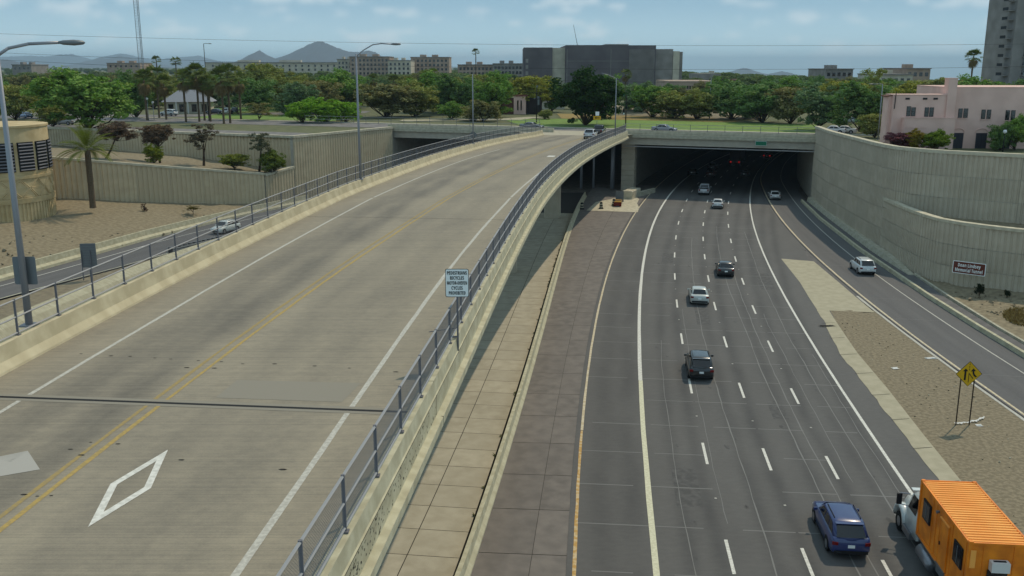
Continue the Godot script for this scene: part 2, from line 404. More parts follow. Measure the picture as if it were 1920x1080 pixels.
# ---- ribbed retaining wall along a polyline of [x, distance, base y, top y]; panels are pieces of their own
func ribbed_wall(called, label, pts: Array, period: float, row_h: float, col_w: float, mats: Array, thick: float, side: float, cap_h := 0.35, relief := 0.10):
	var o := thing(called, label, "wall", v(pts[0][0], pts[0][2], pts[0][1]))
	var base := o.position; var line := []; var cum := [0.0]
	for p in pts: line.append(v(p[0], 0, p[1]))
	for i in line.size() - 1: cum.append(cum[-1] + line[i].distance_to(line[i + 1]))
	var total: float = cum[-1]
	var lev := func(s: float, k: int) -> float:
		for i in pts.size() - 1:
			if s <= cum[i + 1] or i == pts.size() - 2: return lerpf(pts[i][k], pts[i + 1][k], clampf((s - cum[i]) / (cum[i + 1] - cum[i]), 0, 1))
		return 0.0
	var nrm := func(s: float) -> Vector3:
		var t := along(line, minf(s + 0.6, total)) - along(line, maxf(s - 0.6, 0.0)); t = t.normalized()
		return Vector3(-t.z, 0, t.x) * side
	# solid core
	var core := st_new(); var rings := []; var k := int(ceil(total / 3.0))
	for i in k + 1:
		var s := total * i / k; var p := along(line, s) - base; var q: Vector3 = nrm.call(s)
		var y0: float = lev.call(s, 2) - 0.6; var y1: float = lev.call(s, 3); p.y = 0
		var r := PackedVector3Array(); var by := base.y
		r.append(p + Vector3.UP * (y0 - by)); r.append(p - q * thick + Vector3.UP * (y0 - by)); r.append(p - q * thick + Vector3.UP * (y1 - by)); r.append(p + Vector3.UP * (y1 - by))
		rings.append(r)
	loft(core, rings, true)
	mesh_node("core", done(core), M.soffit, o)
	var capst := st_new(); rings = []
	for i in k + 1:
		var s := total * i / k; var p := along(line, s) - base; var q: Vector3 = nrm.call(s); p.y = lev.call(s, 3) - base.y
		var r := PackedVector3Array()
		r.append(p + q * (relief + 0.12) - Vector3.UP * cap_h * 0.5); r.append(p - q * (thick + 0.1) - Vector3.UP * cap_h * 0.5); r.append(p - q * (thick + 0.1) + Vector3.UP * cap_h * 0.5); r.append(p + q * (relief + 0.12) + Vector3.UP * cap_h * 0.5)
		rings.append(r)
	if cap_h > 0.0:
		loft(capst, rings, true); mesh_node("coping", done(capst), M.cap, o)
	var nc := maxi(1, int(round(total / col_w)))
	var count := 0
	for c in nc:
		var s0 := total * c / nc + 0.012; var s1 := total * (c + 1) / nc - 0.012
		var ylow: float = minf(lev.call(s0, 2), lev.call(s1, 2)) - 0.5; var ytop: float = maxf(lev.call(s0, 3), lev.call(s1, 3)) - cap_h * 0.5
		var rows := maxi(1, int(ceil((ytop - ylow) / row_h)))
		for rr in rows:
			# rows hang from the top
			var b1 := ytop - rr * row_h; var b0 := maxf(b1 - row_h + 0.05, ylow)
			if b1 - b0 < 0.15: continue
			var st := st_new(); var ns := maxi(1, int(round((s1 - s0) / period)))
			for i in ns:
				var sa := lerpf(s0, s1, float(i) / ns); var sl := (s1 - s0) / ns
				var prev = null
				for e in [[0.0, 0.2], [0.08, 1.0], [0.60, 1.0], [0.68, 0.2], [1.0, 0.2]]:
					var s: float = sa + sl * e[0]; var p := along(line, s) - base; p.y = 0
					var q: Vector3 = nrm.call(s)
					var top: float = minf(b1, lev.call(s, 3) - cap_h * 0.5 - 0.01) - base.y; var bot: float = minf(b0 - base.y, top)
					var w: Vector3 = p + q * relief * e[1]
					var a := w + Vector3.UP * bot; var b := w + Vector3.UP * top
					if prev != null: quad(st, prev[0], a, b, prev[1])
					prev = [a, b]
					# top and bottom edges
					if e[0] < 1.0 and top > bot:
						pass
			mesh_node("panel", done(st), mats[(count * 7 + rr * 3) % mats.size()], o); count += 1
	return o

func bound(lo, hi) -> float: return rng.randf_range(lo, hi)

func V2(a) -> Array:
	var o := []
	for p in a: o.append(Vector2(p[0], p[1]))
	return o

func strip2(A: Array, B: Array, yA, yB, cols := 1, rough := 0.0) -> ArrayMesh:   # two lists of [x, d] or [x, d, y]
	var st := st_new(true); var grid := []
	for i in A.size():
		var row := []
		for c in cols + 1:
			var t := float(c) / cols
			var a0: float = A[i][2] if A[i].size() > 2 else yA; var b0: float = B[i][2] if B[i].size() > 2 else yB
			var e := rough * (rng.randf() - 0.5) if c > 0 and c < cols else 0.0
			row.append(v(lerpf(A[i][0], B[i][0], t), lerpf(a0, b0, t) + e, lerpf(A[i][1], B[i][1], t)))
		grid.append(row)
	for i in A.size() - 1:
		for c in cols:
			quad(st, grid[i][c], grid[i][c + 1], grid[i + 1][c + 1], grid[i + 1][c], Vector2(float(c) / cols, A[i][1] / 20.0), Vector2(float(c + 1) / cols, A[i + 1][1] / 20.0))
	return done(st)

func densify(A: Array, n: int) -> Array:
	var out := []
	for i in A.size() - 1:
		for k in n:
			var r := []
			for j in A[i].size(): r.append(lerpf(A[i][j], A[i + 1][j], float(k) / n))
			out.append(r)
	out.append(A[-1])
	return out

func setting():
	var zero := func(_z): return 0.0
	# trench floor and street level
	struct("ground", poly_mesh(V2([[-170, -40], [170, -40], [170, 420], [-170, 420]]), -0.3), M.base)
	var far := st_new()
	flat_poly(far, V2([[-24, portal_z(-24)], [53, portal_z(53)], [130, portal_z(53)], [130, 26000], [-14000, 26000], [-9000, 400], [-500, 385]]), STREET - 0.02)
	flat_poly(far, V2([[-38.5, 168], [-24, portal_z(-24)], [-500, 385], [-500, 193], [-92, 193]]), STREET - 0.02)
	flat_poly(far, V2([[53.2, portal_z(53)], [50.4, 150], [48.4, 130], [47.4, 118], [49, 113.4], [53, 109.4], [57.5, 106], [76, 97], [300, 70], [600, 60], [600, portal_z(53)]]), 11.3)
	quad(far, v(130, land(130) - 0.02, portal_z(53)), v(14000, land(14000) - 0.02, portal_z(53)), v(14000, land(14000) - 0.02, 26000), v(130, land(130) - 0.02, 26000))
	struct("ground", done(far), M.park)
	# eastbound freeway
	var f_lo := func(z): return cx("LY", z) - 0.35
	var f_hi := func(z): return cx("RW", z) + 2.6 + maxf(0.0, minf(z - 60.0, 40.0) * 0.035) + maxf(0.0, (z - 95.0) * 0.06)
	var fw := struct("freeway", sheet(f_lo, f_hi, zero, 18, 330, 6, 4), M.asphalt)
	var mk := func(z): return 0.006
	mesh_node("carpool_line", stripe("LW", 0, 0.30, mk, 18, 68, 4.7, 0.05), M.cream_paint, fw)
	mesh_node("carpool_line", stripe("LW", 0, 0.29, mk, 68.02, 300, 4.7, 0.05), M.white_paint, fw)
	mesh_node("edge_line", stripe("LY", 0.05, 0.17, mk, 58, 300, 3.0, 0.08), M.pale_yellow, fw)
	mesh_node("yellow_edge_line", stripe("LY", 0.05, 0.17, mk, 18, 57.9, 2.0, 0.12), M.faded_yellow, fw)
	mesh_node("edge_line", stripe("RW", 0, 0.20, mk, 18, 300, 3.0, 0.05), M.white_paint, fw)
	var dash_d := [54.2, 53.3, 52.1]
	for k in 3:
		var t := (k + 1) / 4.0
		for j in range(-2, 17):
			var d: float = dash_d[k] + j * 12.55 - (0.5 * j * (k - 0) * 0.1)
			var st := st_new()
			var pa := v(lerpf(cx("LW", d - 1.65), cx("RW", d - 1.65), t), 0.006, d - 1.65); var pb := v(lerpf(cx("LW", d + 1.65), cx("RW", d + 1.65), t), 0.006, d + 1.65)
			var s := Vector3(0.085, 0, 0)
			quad(st, pa - s, pa + s, pb + s, pb - s)
			mesh_node("lane_dash", done(st), M.white_paint, fw)
			if j < 9:
				var mm := v(lerpf(cx("LW", d + 6.3), cx("RW", d + 6.3), t), 0.012, d + 6.3)
				mesh_node("reflector", box_mesh(mm, Vector3(0.12, 0.02, 0.12)), M.old_white, fw)
	# transverse joints and wandering sealed cracks
	var z := 21.0; var joints := st_new(); var jn := 0
	while z < 165.0:
		for k in 5:
			if rng.randf() < 0.16: continue
			var a: float = cx("LY", z) if k == 0 else lerpf(cx("LW", z), cx("RW", z), (k - 1) / 4.0)
			var b: float = cx("LW", z) if k == 0 else lerpf(cx("LW", z), cx("RW", z), k / 4.0)
			var f0 := bound(0.02, 0.3) if rng.randf() < 0.5 else 0.02; var f1 := bound(0.7, 0.98) if rng.randf() < 0.5 else 0.98
			var h: float = tan(heading("LW", z)) ; var w: float = 0.035 + rng.randf() * 0.02
			var m0 := lerpf(a, b, f0); var m1 := lerpf(a, b, f1); var x0: float = cx("LW", z)
			quad(joints, v(m0, 0.004, z - (m0 - x0) * h - w), v(m1, 0.004, z - (m1 - x0) * h - w), v(m1, 0.004, z - (m1 - x0) * h + w), v(m0, 0.004, z - (m0 - x0) * h + w))
		z += 4.75
	mesh_node("joint_seals", done(joints), M.seal, fw).set_meta("kind", "stuff")
	for c in [[0.13, 20.0, 80.0, 0.02], [0.395, 20.0, 130.0, 0.03], [0.645, 20.0, 140.0, 0.03], [0.70, 26.0, 110.0, 0.03], [0.885, 32.0, 135.0, 0.03], [0.80, 50.0, 88.0, 0.02], [0.955, 48.0, 75.0, 0.02], [0.27, 45.0, 90.0, 0.018]]:
		var st := st_new(true); var prev = null; var d: float = c[1]; var wob := 0.0
		while d < c[2]:
			wob = clampf(wob + bound(-0.05, 0.05), -0.25, 0.25)
			var x: float = lerpf(cx("LW", d), cx("RW", d), c[0]) + wob; var w: float = c[3] * bound(0.6, 1.5)
			if prev != null: quad(st, prev[0], prev[1], v(x + w, 0.0045, d), v(x - w, 0.0045, d))
			prev = [v(x - w, 0.0045, d), v(x + w, 0.0045, d)]
			d += 1.4
		mesh_node("sealed_crack", done(st), M.seal, fw)
	M.patch = tmat(noise_tex(Color(0.30, 0.30, 0.295), Color(0.36, 0.355, 0.35), 0.02, 4, 99, 1.5, 0.2, 256), 0.3)
	for q in [[0.10, 47.0, 5.0, 1.4], [0.36, 84.0, 7.0, 1.2], [0.60, 60.0, 3.0, 1.0], [0.86, 98.0, 8.0, 1.5], [0.15, 112.0, 6.0, 1.3]]:
		var st := st_new(); var xa: float = lerpf(cx("LW", q[1]), cx("RW", q[1]), q[0]); var xb: float = lerpf(cx("LW", q[1] + q[2]), cx("RW", q[1] + q[2]), q[0])
		quad(st, v(xa, 0.003, q[1]), v(xa + q[3], 0.003, q[1] - 0.15), v(xb + q[3], 0.003, q[1] + q[2] - 0.15), v(xb, 0.003, q[1] + q[2])); mesh_node("patch", done(st), M.patch, fw)
	for k in 40:
		var d := bound(38, 120); var t := (rng.randi() % 4 + 0.5 + bound(-0.12, 0.12)) / 4.0; var c := v(lerpf(cx("LW", d), cx("RW", d), t), 0.0032, d); var st := st_new(); var r := bound(0.05, 0.2)
		for j in 9: tri(st, c, c + Vector3(cos(j * 0.7) * r * bound(0.6, 1.2), 0, sin(j * 0.7) * r * bound(1.0, 2.6)), c + Vector3(cos(j * 0.7 + 0.7) * r * bound(0.6, 1.2), 0, sin(j * 0.7 + 0.7) * r * bound(1.0, 2.6)))
		mesh_node("oil_spot", done(st), M.patch, fw)
	# concrete shoulder slabs between the low barrier and the yellow line
	var sh := struct("shoulder", sheet(func(q): return cx("LB", q) + 0.2, f_lo, func(_q): return -0.05, 18, 188, 8), M.crack)
	z = 19.0; var n := 0
	while z < 186.0:
		var z1: float = z + (4.75 if n % 3 else 4.4)
		for c in 2:
			var st := st_new(); var e := 0.022
			var q := func(zz, u): 
				var a: float = cx("LB", zz) + 0.25; var b: float = cx("LY", zz) - 0.36
				return v(lerpf(a, b, u), 0.0, zz - (lerpf(a, b, u) - a) * tan(heading("LB", zz)) * 0.6)
			var u0 := 0.0 if c == 0 else 0.62; var u1 := 0.615 if c == 0 else 1.0
			quad(st, q.call(z + e, u0), q.call(z + e, u1), q.call(z1 - e, u1), q.call(z1 - e, u0))
			mesh_node("slab", done(st), M.shoulder[rng.randi() % 4], sh)
		z = z1; n += 1
	# right on-ramp and the ground between
	var orr := struct("entrance_road", sheet(func(q): return cx("R2", q) - 0.45, func(q): return cx("R3", q) + 2.05, func(_q): return 0.004, 18, 330, 6, 3), M.asphalt2)
	mesh_node("edge_line", stripe("R2", 0.1, 0.20, func(_q): return 0.011, 18, 300, 3.0, 0.06), M.pale_yellow, orr)
	mesh_node("edge_line", stripe("R2", -0.42, 0.26, func(_q): return 0.011, 18, 95, 2.0, 0.12), M.old_white, orr)
	mesh_node("tar_seam", stripe("R2", -0.2, 0.12, func(_q): return 0.0105, 18, 200, 2.0, 0.15), M.tar, orr)
	mesh_node("edge_line", stripe("R3", 0, 0.13, func(_q): return 0.011, 18, 300, 3.0, 0.06), M.old_white, orr)
	for k in 16:
		var d := 45.0 + k * 8.2; var st := st_new(); var w := 0.03
		quad(st, v(cx("R2", d) + 0.6, 0.009, d - w), v(cx("R3", d) - 0.3, 0.009, d - 0.8 - w), v(cx("R3", d) - 0.3, 0.009, d - 0.8 + w), v(cx("R2", d) + 0.6, 0.009, d + w))
		if k % 3 != 1: mesh_node("joint_seal", done(st), M.seal, orr)
	# tunnel gore: asphalt wedge between freeway and entrance road beyond the concrete patch
	struct("gore", sheet(f_hi, func(q): return cx("R2", q) - 0.44, func(_q): return -0.004, 92, 330, 8), M.asphalt3)
	struct("gore_concrete", poly_mesh(V2([[33.1, 114.5], [31.5, 101.2], [30.4, 94.5], [29.6, 89.1], [32, 88.8], [34.85, 88.3], [35.2, 94], [35.75, 101], [36.6, 112.9]]), 0.012), M.gore)
	var gt := [[18.0, 20.6, 21.9], [40.0, 23.1, 24.3], [50.5, 24.35, 25.6], [57.0, 25.15, 26.35], [66.0, 26.05, 27.5], [75.0, 27.05, 28.45], [85.0, 28.9, 30.0], [89.4, 29.55, 30.75]]
	var gx := func(q: float, c: int) -> float:
		for i in gt.size() - 1:
			if q <= gt[i + 1][0] or i == gt.size() - 2: return lerpf(gt[i][c], gt[i + 1][c], (q - gt[i][0]) / (gt[i + 1][0] - gt[i][0]))
		return 0.0
	var isl := []; var isr := []
	for i in 24:
		var d := 18.0 + i * 3.09
		isl.append([gx.call(d, 2) - 0.3, d]); isr.append([cx("R2", d) - 0.5, d])
	var isle := struct("dirt_island", strip2(isl, isr, -0.01, -0.01, 8, 0.08), M.dirt2)
	var gl := []; var gr := []
	for i in 60:
		var d := 18.0 + i * 1.205
		gl.append([gx.call(d, 1) + bound(-0.09, 0.09), d]); gr.append([gx.call(d, 2), d])
	struct("gutter", strip2(gl, gr, 0.02, 0.05), M.gore)
	for k in 9:
		var d := 45.0 + k * 4.9; var i := int((d - 18.0) / 1.205)
		var st := st_new(); quad(st, v(gl[i][0], 0.056, d), v(gr[i][0], 0.058, d + 0.2), v(gr[i][0], 0.058, d + 0.24), v(gl[i][0], 0.056, d + 0.05))
		mesh_node("joint", done(st), M.crack, isle)
	for k in 150:
		var i := rng.randi() % 22; var u := bound(0.1, 0.95); var p := v(lerpf(isl[i][0], isr[i][0], u), 0.02, isl[i][1] + bound(0, 3)); var s := bound(0.04, 0.11)
		mesh_node("stone", box_mesh(p, Vector3(s, s * 0.6, s * 0.8), Basis(Vector3.UP, rng.randf() * TAU)), M.dirt if k % 3 else M.concrete, isle)
	# kerb, path and dirt along the right wall
	struct("path", strip2(densify([[45.0, 30], [43.2, 55], [41.9, 73.6], [42.2, 82.4], [42.9, 94], [43.6, 104], [44.9, 120], [47.8, 145], [51, 165]], 3), densify([[46.5, 30], [44.8, 55], [43.3, 73.6], [43.6, 82.4], [44.3, 94], [45.6, 106], [46.6, 120], [49.6, 145], [52.6, 165]], 3), 0.03, 0.03), M.asphalt3)
	var kp := []
	for p in densify([[44.6, 30], [42.8, 55], [41.6, 73.6], [41.9, 82.4], [42.5, 94], [43.3, 104], [44.6, 120], [47.5, 145], [50.6, 165]], 3): kp.append(v(p[0], 0, p[1]))
	tag(mesh_node("kerb_barrier", sweep_pts(kp, [[-0.14, -0.2], [-0.13, 0.42], [0.13, 0.45], [0.16, -0.2]]), M.parapet), "low pale concrete kerb barrier beside the entrance road", "barrier")
	kp = []
	for p in densify([[47, 30], [45.3, 55], [43.5, 73.6], [43.8, 82.4], [44.6, 94], [45.6, 105]], 3): kp.append(v(p[0], 0, p[1]))
	tag(mesh_node("kerb", sweep_pts(kp, [[-0.1, -0.2], [-0.1, 0.22], [0.1, 0.25], [0.1, -0.2]]), M.concrete), "thin concrete kerb between the asphalt path and the dirt", "kerb")
	kp = []
	for p in densify([[45.6, 105], [46.9, 120], [49.9, 145], [52.7, 166]], 3): kp.append(v(p[0] - 0.5, -0.7 * clampf((113.0 - p[1]) / 8.0, 0, 1), p[1]))
	tag(mesh_node("kerb_barrier", sweep_pts(kp, [[-0.45, -0.2], [-0.2, 0.72], [0.5, 0.75], [0.5, -0.2]]), M.concrete), "wide concrete barrier at the foot of the tall curved wall", "barrier")
	struct("dirt_bank", strip2(densify([[47, 30], [45.3, 55], [43.7, 74], [44.0, 82.4], [44.7, 92], [45.2, 98], [45.7, 104]], 4), densify([[110, 30], [95, 55], [80, 74], [70, 82.4, 0.9], [60, 90, 0.8], [52.6, 94.5, 0.6], [46.6, 103, 0.1]], 4), 0.08, 0.9, 8, 0.22), M.dirt)
	var gst := st_new()
	for k in 1500:
		var an := rng.randf() * TAU; var q := Vector2(cos(an), sin(an)) * sqrt(rng.randf()); var p := v(48.2 + q.x * 2.4 + q.y * 0.8, 0.18, 85.2 + q.y * 3.6); var hh := bound(0.12, 0.4)
		for j in 3: tri(gst, p + Vector3(bound(-0.12, 0.12), 0, bound(-0.12, 0.12)), p + Vector3(bound(-0.12, 0.12), 0, bound(-0.12, 0.12)), p + Vector3(bound(-0.2, 0.2), hh, bound(-0.2, 0.2)))
	tag(mesh_node("dry_grass", done(gst), M.straw), "patch of straw yellow dry grass on the right dirt bank", "grass").set_meta("kind", "stuff")
	var rocks := st_new()
	for k in 420:
		var left := k < 240; var p: Vector3; var u := rng.randf(); var t := rng.randf()
		if left: p = v(lerpf(-58.0, -43.0, t) - u * 16.0, 0.0, lerpf(98.0, 150.0, t) + u * 4.0); p.y = 0.2 + u * 2.6 * (1.0 - t * 0.6)
		else: p = v(45.5 + u * 9.0, 0.16 + u * 0.5, lerpf(78.0, 96.0, t) - u * 4.0)
		var sz := bound(0.06, 0.22) * (1.6 if rng.randf() < 0.1 else 1.0)
		box(rocks, p, Vector3(sz * bound(0.8, 1.6), sz, sz), Basis(Vector3(rng.randf(), 1, rng.randf()).normalized(), rng.randf() * TAU))
	tag(mesh_node("bank_stones", done(rocks), M.dirt2), "loose stones scattered over the dirt banks", "stones").set_meta("kind", "stuff")
	# tall curved right wall: lower wall, ledge and upper wall
	ribbed_wall("retaining_wall", "tall curved grey ribbed retaining wall running into the tunnel mouth", [[53.0, 167.5, 0, 12.75], [50.4, 152, 0, 12.9], [48.5, 135, 0, 13.1], [47.4, 124, 0, 13.2], [47.15, 117, 0, 13.3], [47.9, 113.2, 0, 13.4], [49.8, 110.6, 0, 13.4], [52.6, 108.4, 0, 13.4], [57, 105, 0, 13.4], [63, 101.4, 0, 13.4], [72, 97.5, 0, 13.4], [90, 92, 0, 13.4]], 0.56, 2.55, 6.0, M.rib, 0.5, 1.0, 0.4)
	ribbed_wall("retaining_wall", "lower grey ribbed wall with a ledge in front of the curved wall", [[47.1, 119.5, -0.2, 6.75], [46.3, 112, -0.2, 6.8], [46.0, 106, -0.2, 6.85], [46.4, 101.5, 0, 6.85], [48.2, 98.2, 0.1, 6.85], [52.2, 94.6, 0.2, 6.8], [58, 91.0, 0.3, 6.8], [66, 86.5, 0.3, 6.8], [80, 80, 0.3, 6.8]], 0.56, 2.3, 6.0, M.rib, 0.5, 1.0, 0.32)
	struct("ledge_dirt", strip2([[46.9, 119.5], [46.5, 112], [46.4, 106], [46.8, 101.6], [48.5, 98.4], [52.4, 94.9], [58, 91.4], [66, 87], [80, 80.5]], [[47.2, 119.8], [48, 113], [49.8, 110.5], [52.6, 108.3], [57, 104.9], [60, 103], [63, 101.3], [72, 97.4], [90, 92]], 5.7, 5.9, 4, 0.1), M.dirt)
	# left walls, terrace and dirt bank
	ribbed_wall("retaining_wall", "sunlit tan ribbed lower wall below the terrace trees", [[-42.0, 161.0, 0, 5.3], [-56, 151, 0.6, 7.6], [-68, 142.4, 1.5, 9.7], [-76, 137, 2, 11]], 0.75, 14.0, 5.0, M.rib2, 0.5, -1.0, 0.35, 0.14)
	ribbed_wall("retaining_wall", "short low tan wall stepping up beside the white car road", [[-38.6, 168.0, 0, 5.75], [-41.9, 161.2, 0, 5.05]], 0.75, 14.0, 4.0, M.rib2, 0.5, -1.0, 0.35, 0.14)
	ribbed_wall("retaining_wall", "stained tan ribbed wall leading up to the left tunnel opening", [[-24.5, 196.0, 0, 10.9], [-38.5, 168.2, 0, 11.0]], 0.75, 14.0, 5.0, M.rib2, 0.6, -1.0, 0.4, 0.14)
	ribbed_wall("retaining_wall", "upper tan ribbed wall behind the terrace trees", [[-38.8, 168.6, 4, 11.0], [-60, 178.3, 5, 11.0], [-92, 193, 6, 11.0], [-110, 201, 6, 11.0]], 0.75, 14.0, 6.0, M.rib2, 0.5, -1.0, 0.4, 0.14)
	struct("terrace", strip2(densify([[-41.5, 161.5, 4.9], [-56, 151.5, 7.2], [-68, 142.9, 9.3], [-80, 134, 10.4]], 4), densify([[-38.6, 168.6, 5.0], [-60, 178.4, 6.6], [-92, 193, 7.6], [-125, 205, 8]], 4), 7, 7, 6, 0.5), M.dirt)
	struct("dirt_bank", strip2(densify([[-70, 70, 0.15], [-61, 92, 0.15], [-57.2, 102, 0.15], [-53.8, 114.9, 0.15], [-50.5, 128.3, 0.15], [-46.8, 139.5, 0.15], [-43.8, 147.7, 0.15], [-40.8, 157, 0.1]], 4), densify([[-150, 70, 5], [-120, 95, 4.2], [-95, 112, 4.0], [-80, 126, 4.0], [-68, 143, 3.7], [-57, 151, 1.9], [-49, 156.6, 0.9], [-41.5, 161.6, 0.1]], 4), 0, 0, 10, 0.35), M.dirt)
	# westbound road, median and barrier left of the ramp
	var wl := densify([[-66, 70], [-59.5, 92], [-56.4, 102], [-53, 114.9], [-49.7, 128.3], [-46, 139.5], [-43, 147.7], [-39.4, 155.7], [-33, 170], [-24, 190], [-8, 218]], 3)
	var wr := densify([[-60, 70], [-53.5, 90], [-50.5, 98.4], [-46.3, 109.5], [-42.4, 121.5], [-39, 131], [-36, 139], [-31, 150], [-24, 165], [-14, 187], [2, 215]], 3)
	var wb := struct("westbound_road", strip2(wl, wr, -0.05, -0.05, 2), M.asphalt2)
	var wline := st_new(); var wline2 := st_new()
	for i in wl.size() - 1:
		for q in [[wline, 0.27, 0.08], [wline2, 0.97, 0.08]]:
			var a := Vector2(wl[i][0], wl[i][1]).lerp(Vector2(wr[i][0], wr[i][1]), q[1]); var b := Vector2(wl[i + 1][0], wl[i + 1][1]).lerp(Vector2(wr[i + 1][0], wr[i + 1][1]), q[1])
			var s: Vector2 = Vector2(1, 0.45) * q[2]
			quad(q[0], v(a.x - s.x, -0.043, a.y - s.y), v(a.x + s.x, -0.043, a.y + s.y), v(b.x + s.x, -0.043, b.y + s.y), v(b.x - s.x, -0.043, b.y - s.y))
	mesh_node("edge_line", done(wline), M.white_paint, wb); mesh_node("edge_line", done(wline2), M.cream_paint, wb)
	kp = []
	for p in wl.slice(0, 24): kp.append(v(p[0] - 0.45, -0.05, p[1]))
	tag(mesh_node("road_barrier", sweep_pts(kp, [[-0.35, -0.2], [-0.25, 1.25], [0.0, 1.25], [0.08, 0.55], [0.45, 0.3], [0.5, -0.2]]), M.parapet), "long pale concrete barrier below the dirt bank", "barrier")
	struct("median_dirt", strip2(densify([[-53, 90], [-49.9, 98.4], [-45.9, 109.5], [-42.2, 121.5], [-38.8, 131], [-35.8, 139]], 3), densify([[-47, 85], [-45.7, 95], [-44.6, 106], [-41.8, 118], [-38.2, 129], [-35.2, 137]], 3), -0.06, 0.05, 3, 0.08), M.dirt)
	kp = []
	for p in densify([[-47.5, 70], [-45.8, 87], [-44.4, 99], [-42.6, 111], [-39.6, 123], [-35.6, 134], [-30.5, 145]], 3): kp.append(v(p[0] + 0.4, 0, p[1]))
	tag(mesh_node("median_barrier", sweep_pts(kp, [[-0.7, -0.3], [-0.4, 0.75], [0.3, 1.0], [1.3, 0.5], [1.8, -0.3]]), M.parapet), "broad sloping concrete median barrier seen through the ramp fence", "barrier")
	# slope paving under the ramp: each slab a piece
	var pv := struct("paving", sheet(func(q): return cx("LB", q) - 13.2, func(q): return cx("LB", q) - 0.2, func(_q): return -0.06, 30, 178, 8), M.crack)
	z = 31.0; n = 0
	while z < 150.0:
		var z1 := z + 2.62
		for c in 4:
			var q := func(zz, u): return v(cx("LB", zz) - 0.45 - u, 0.0 + 0.006 * u, zz + 0.12 * u)
			var u0 := c * 2.55 + 0.025; var u1 := (c + 1) * 2.55 - 0.02
			var st := st_new(); quad(st, q.call(z + 0.022, u1), q.call(z + 0.022, u0), q.call(z1 - 0.018, u0), q.call(z1 - 0.018, u1))
			mesh_node("slab", done(st), M.slab[rng.randi() % 5], pv)
		z = z1; n += 1
	var lbp := curve_pts("LB", 0.0, zero, 24, 172, 4)
	tag(mesh_node("low_barrier", sweep_pts(lbp, [[-0.34, -0.2], [-0.32, 0.1], [-0.12, 0.32], [-0.10, 0.82], [0.12, 0.82], [0.16, 0.32], [0.34, 0.1], [0.36, -0.2]]), M.parapet), "long concrete traffic barrier between the brown shoulder and the slabs", "barrier")
	for k in 34:   # weeds along its foot
		var d := bound(76, 128) if k < 28 else bound(40, 70); var p := v(cx("LB", d) - 0.42, 0.0, d); var st := st_new()
		for j in 7: tri(st, p + Vector3(bound(-0.12, 0.02), 0, bound(-0.25, 0.25)), p + Vector3(bound(-0.14, 0.0), 0, bound(-0.25, 0.25)), p + Vector3(bound(-0.22, 0.0), bound(0.04, 0.14), bound(-0.3, 0.3)))
		if k == 0: M.weed = mat(Color(0.33, 0.34, 0.20), 0.95)
		mesh_node("weed", done(st), M.weed, pv)

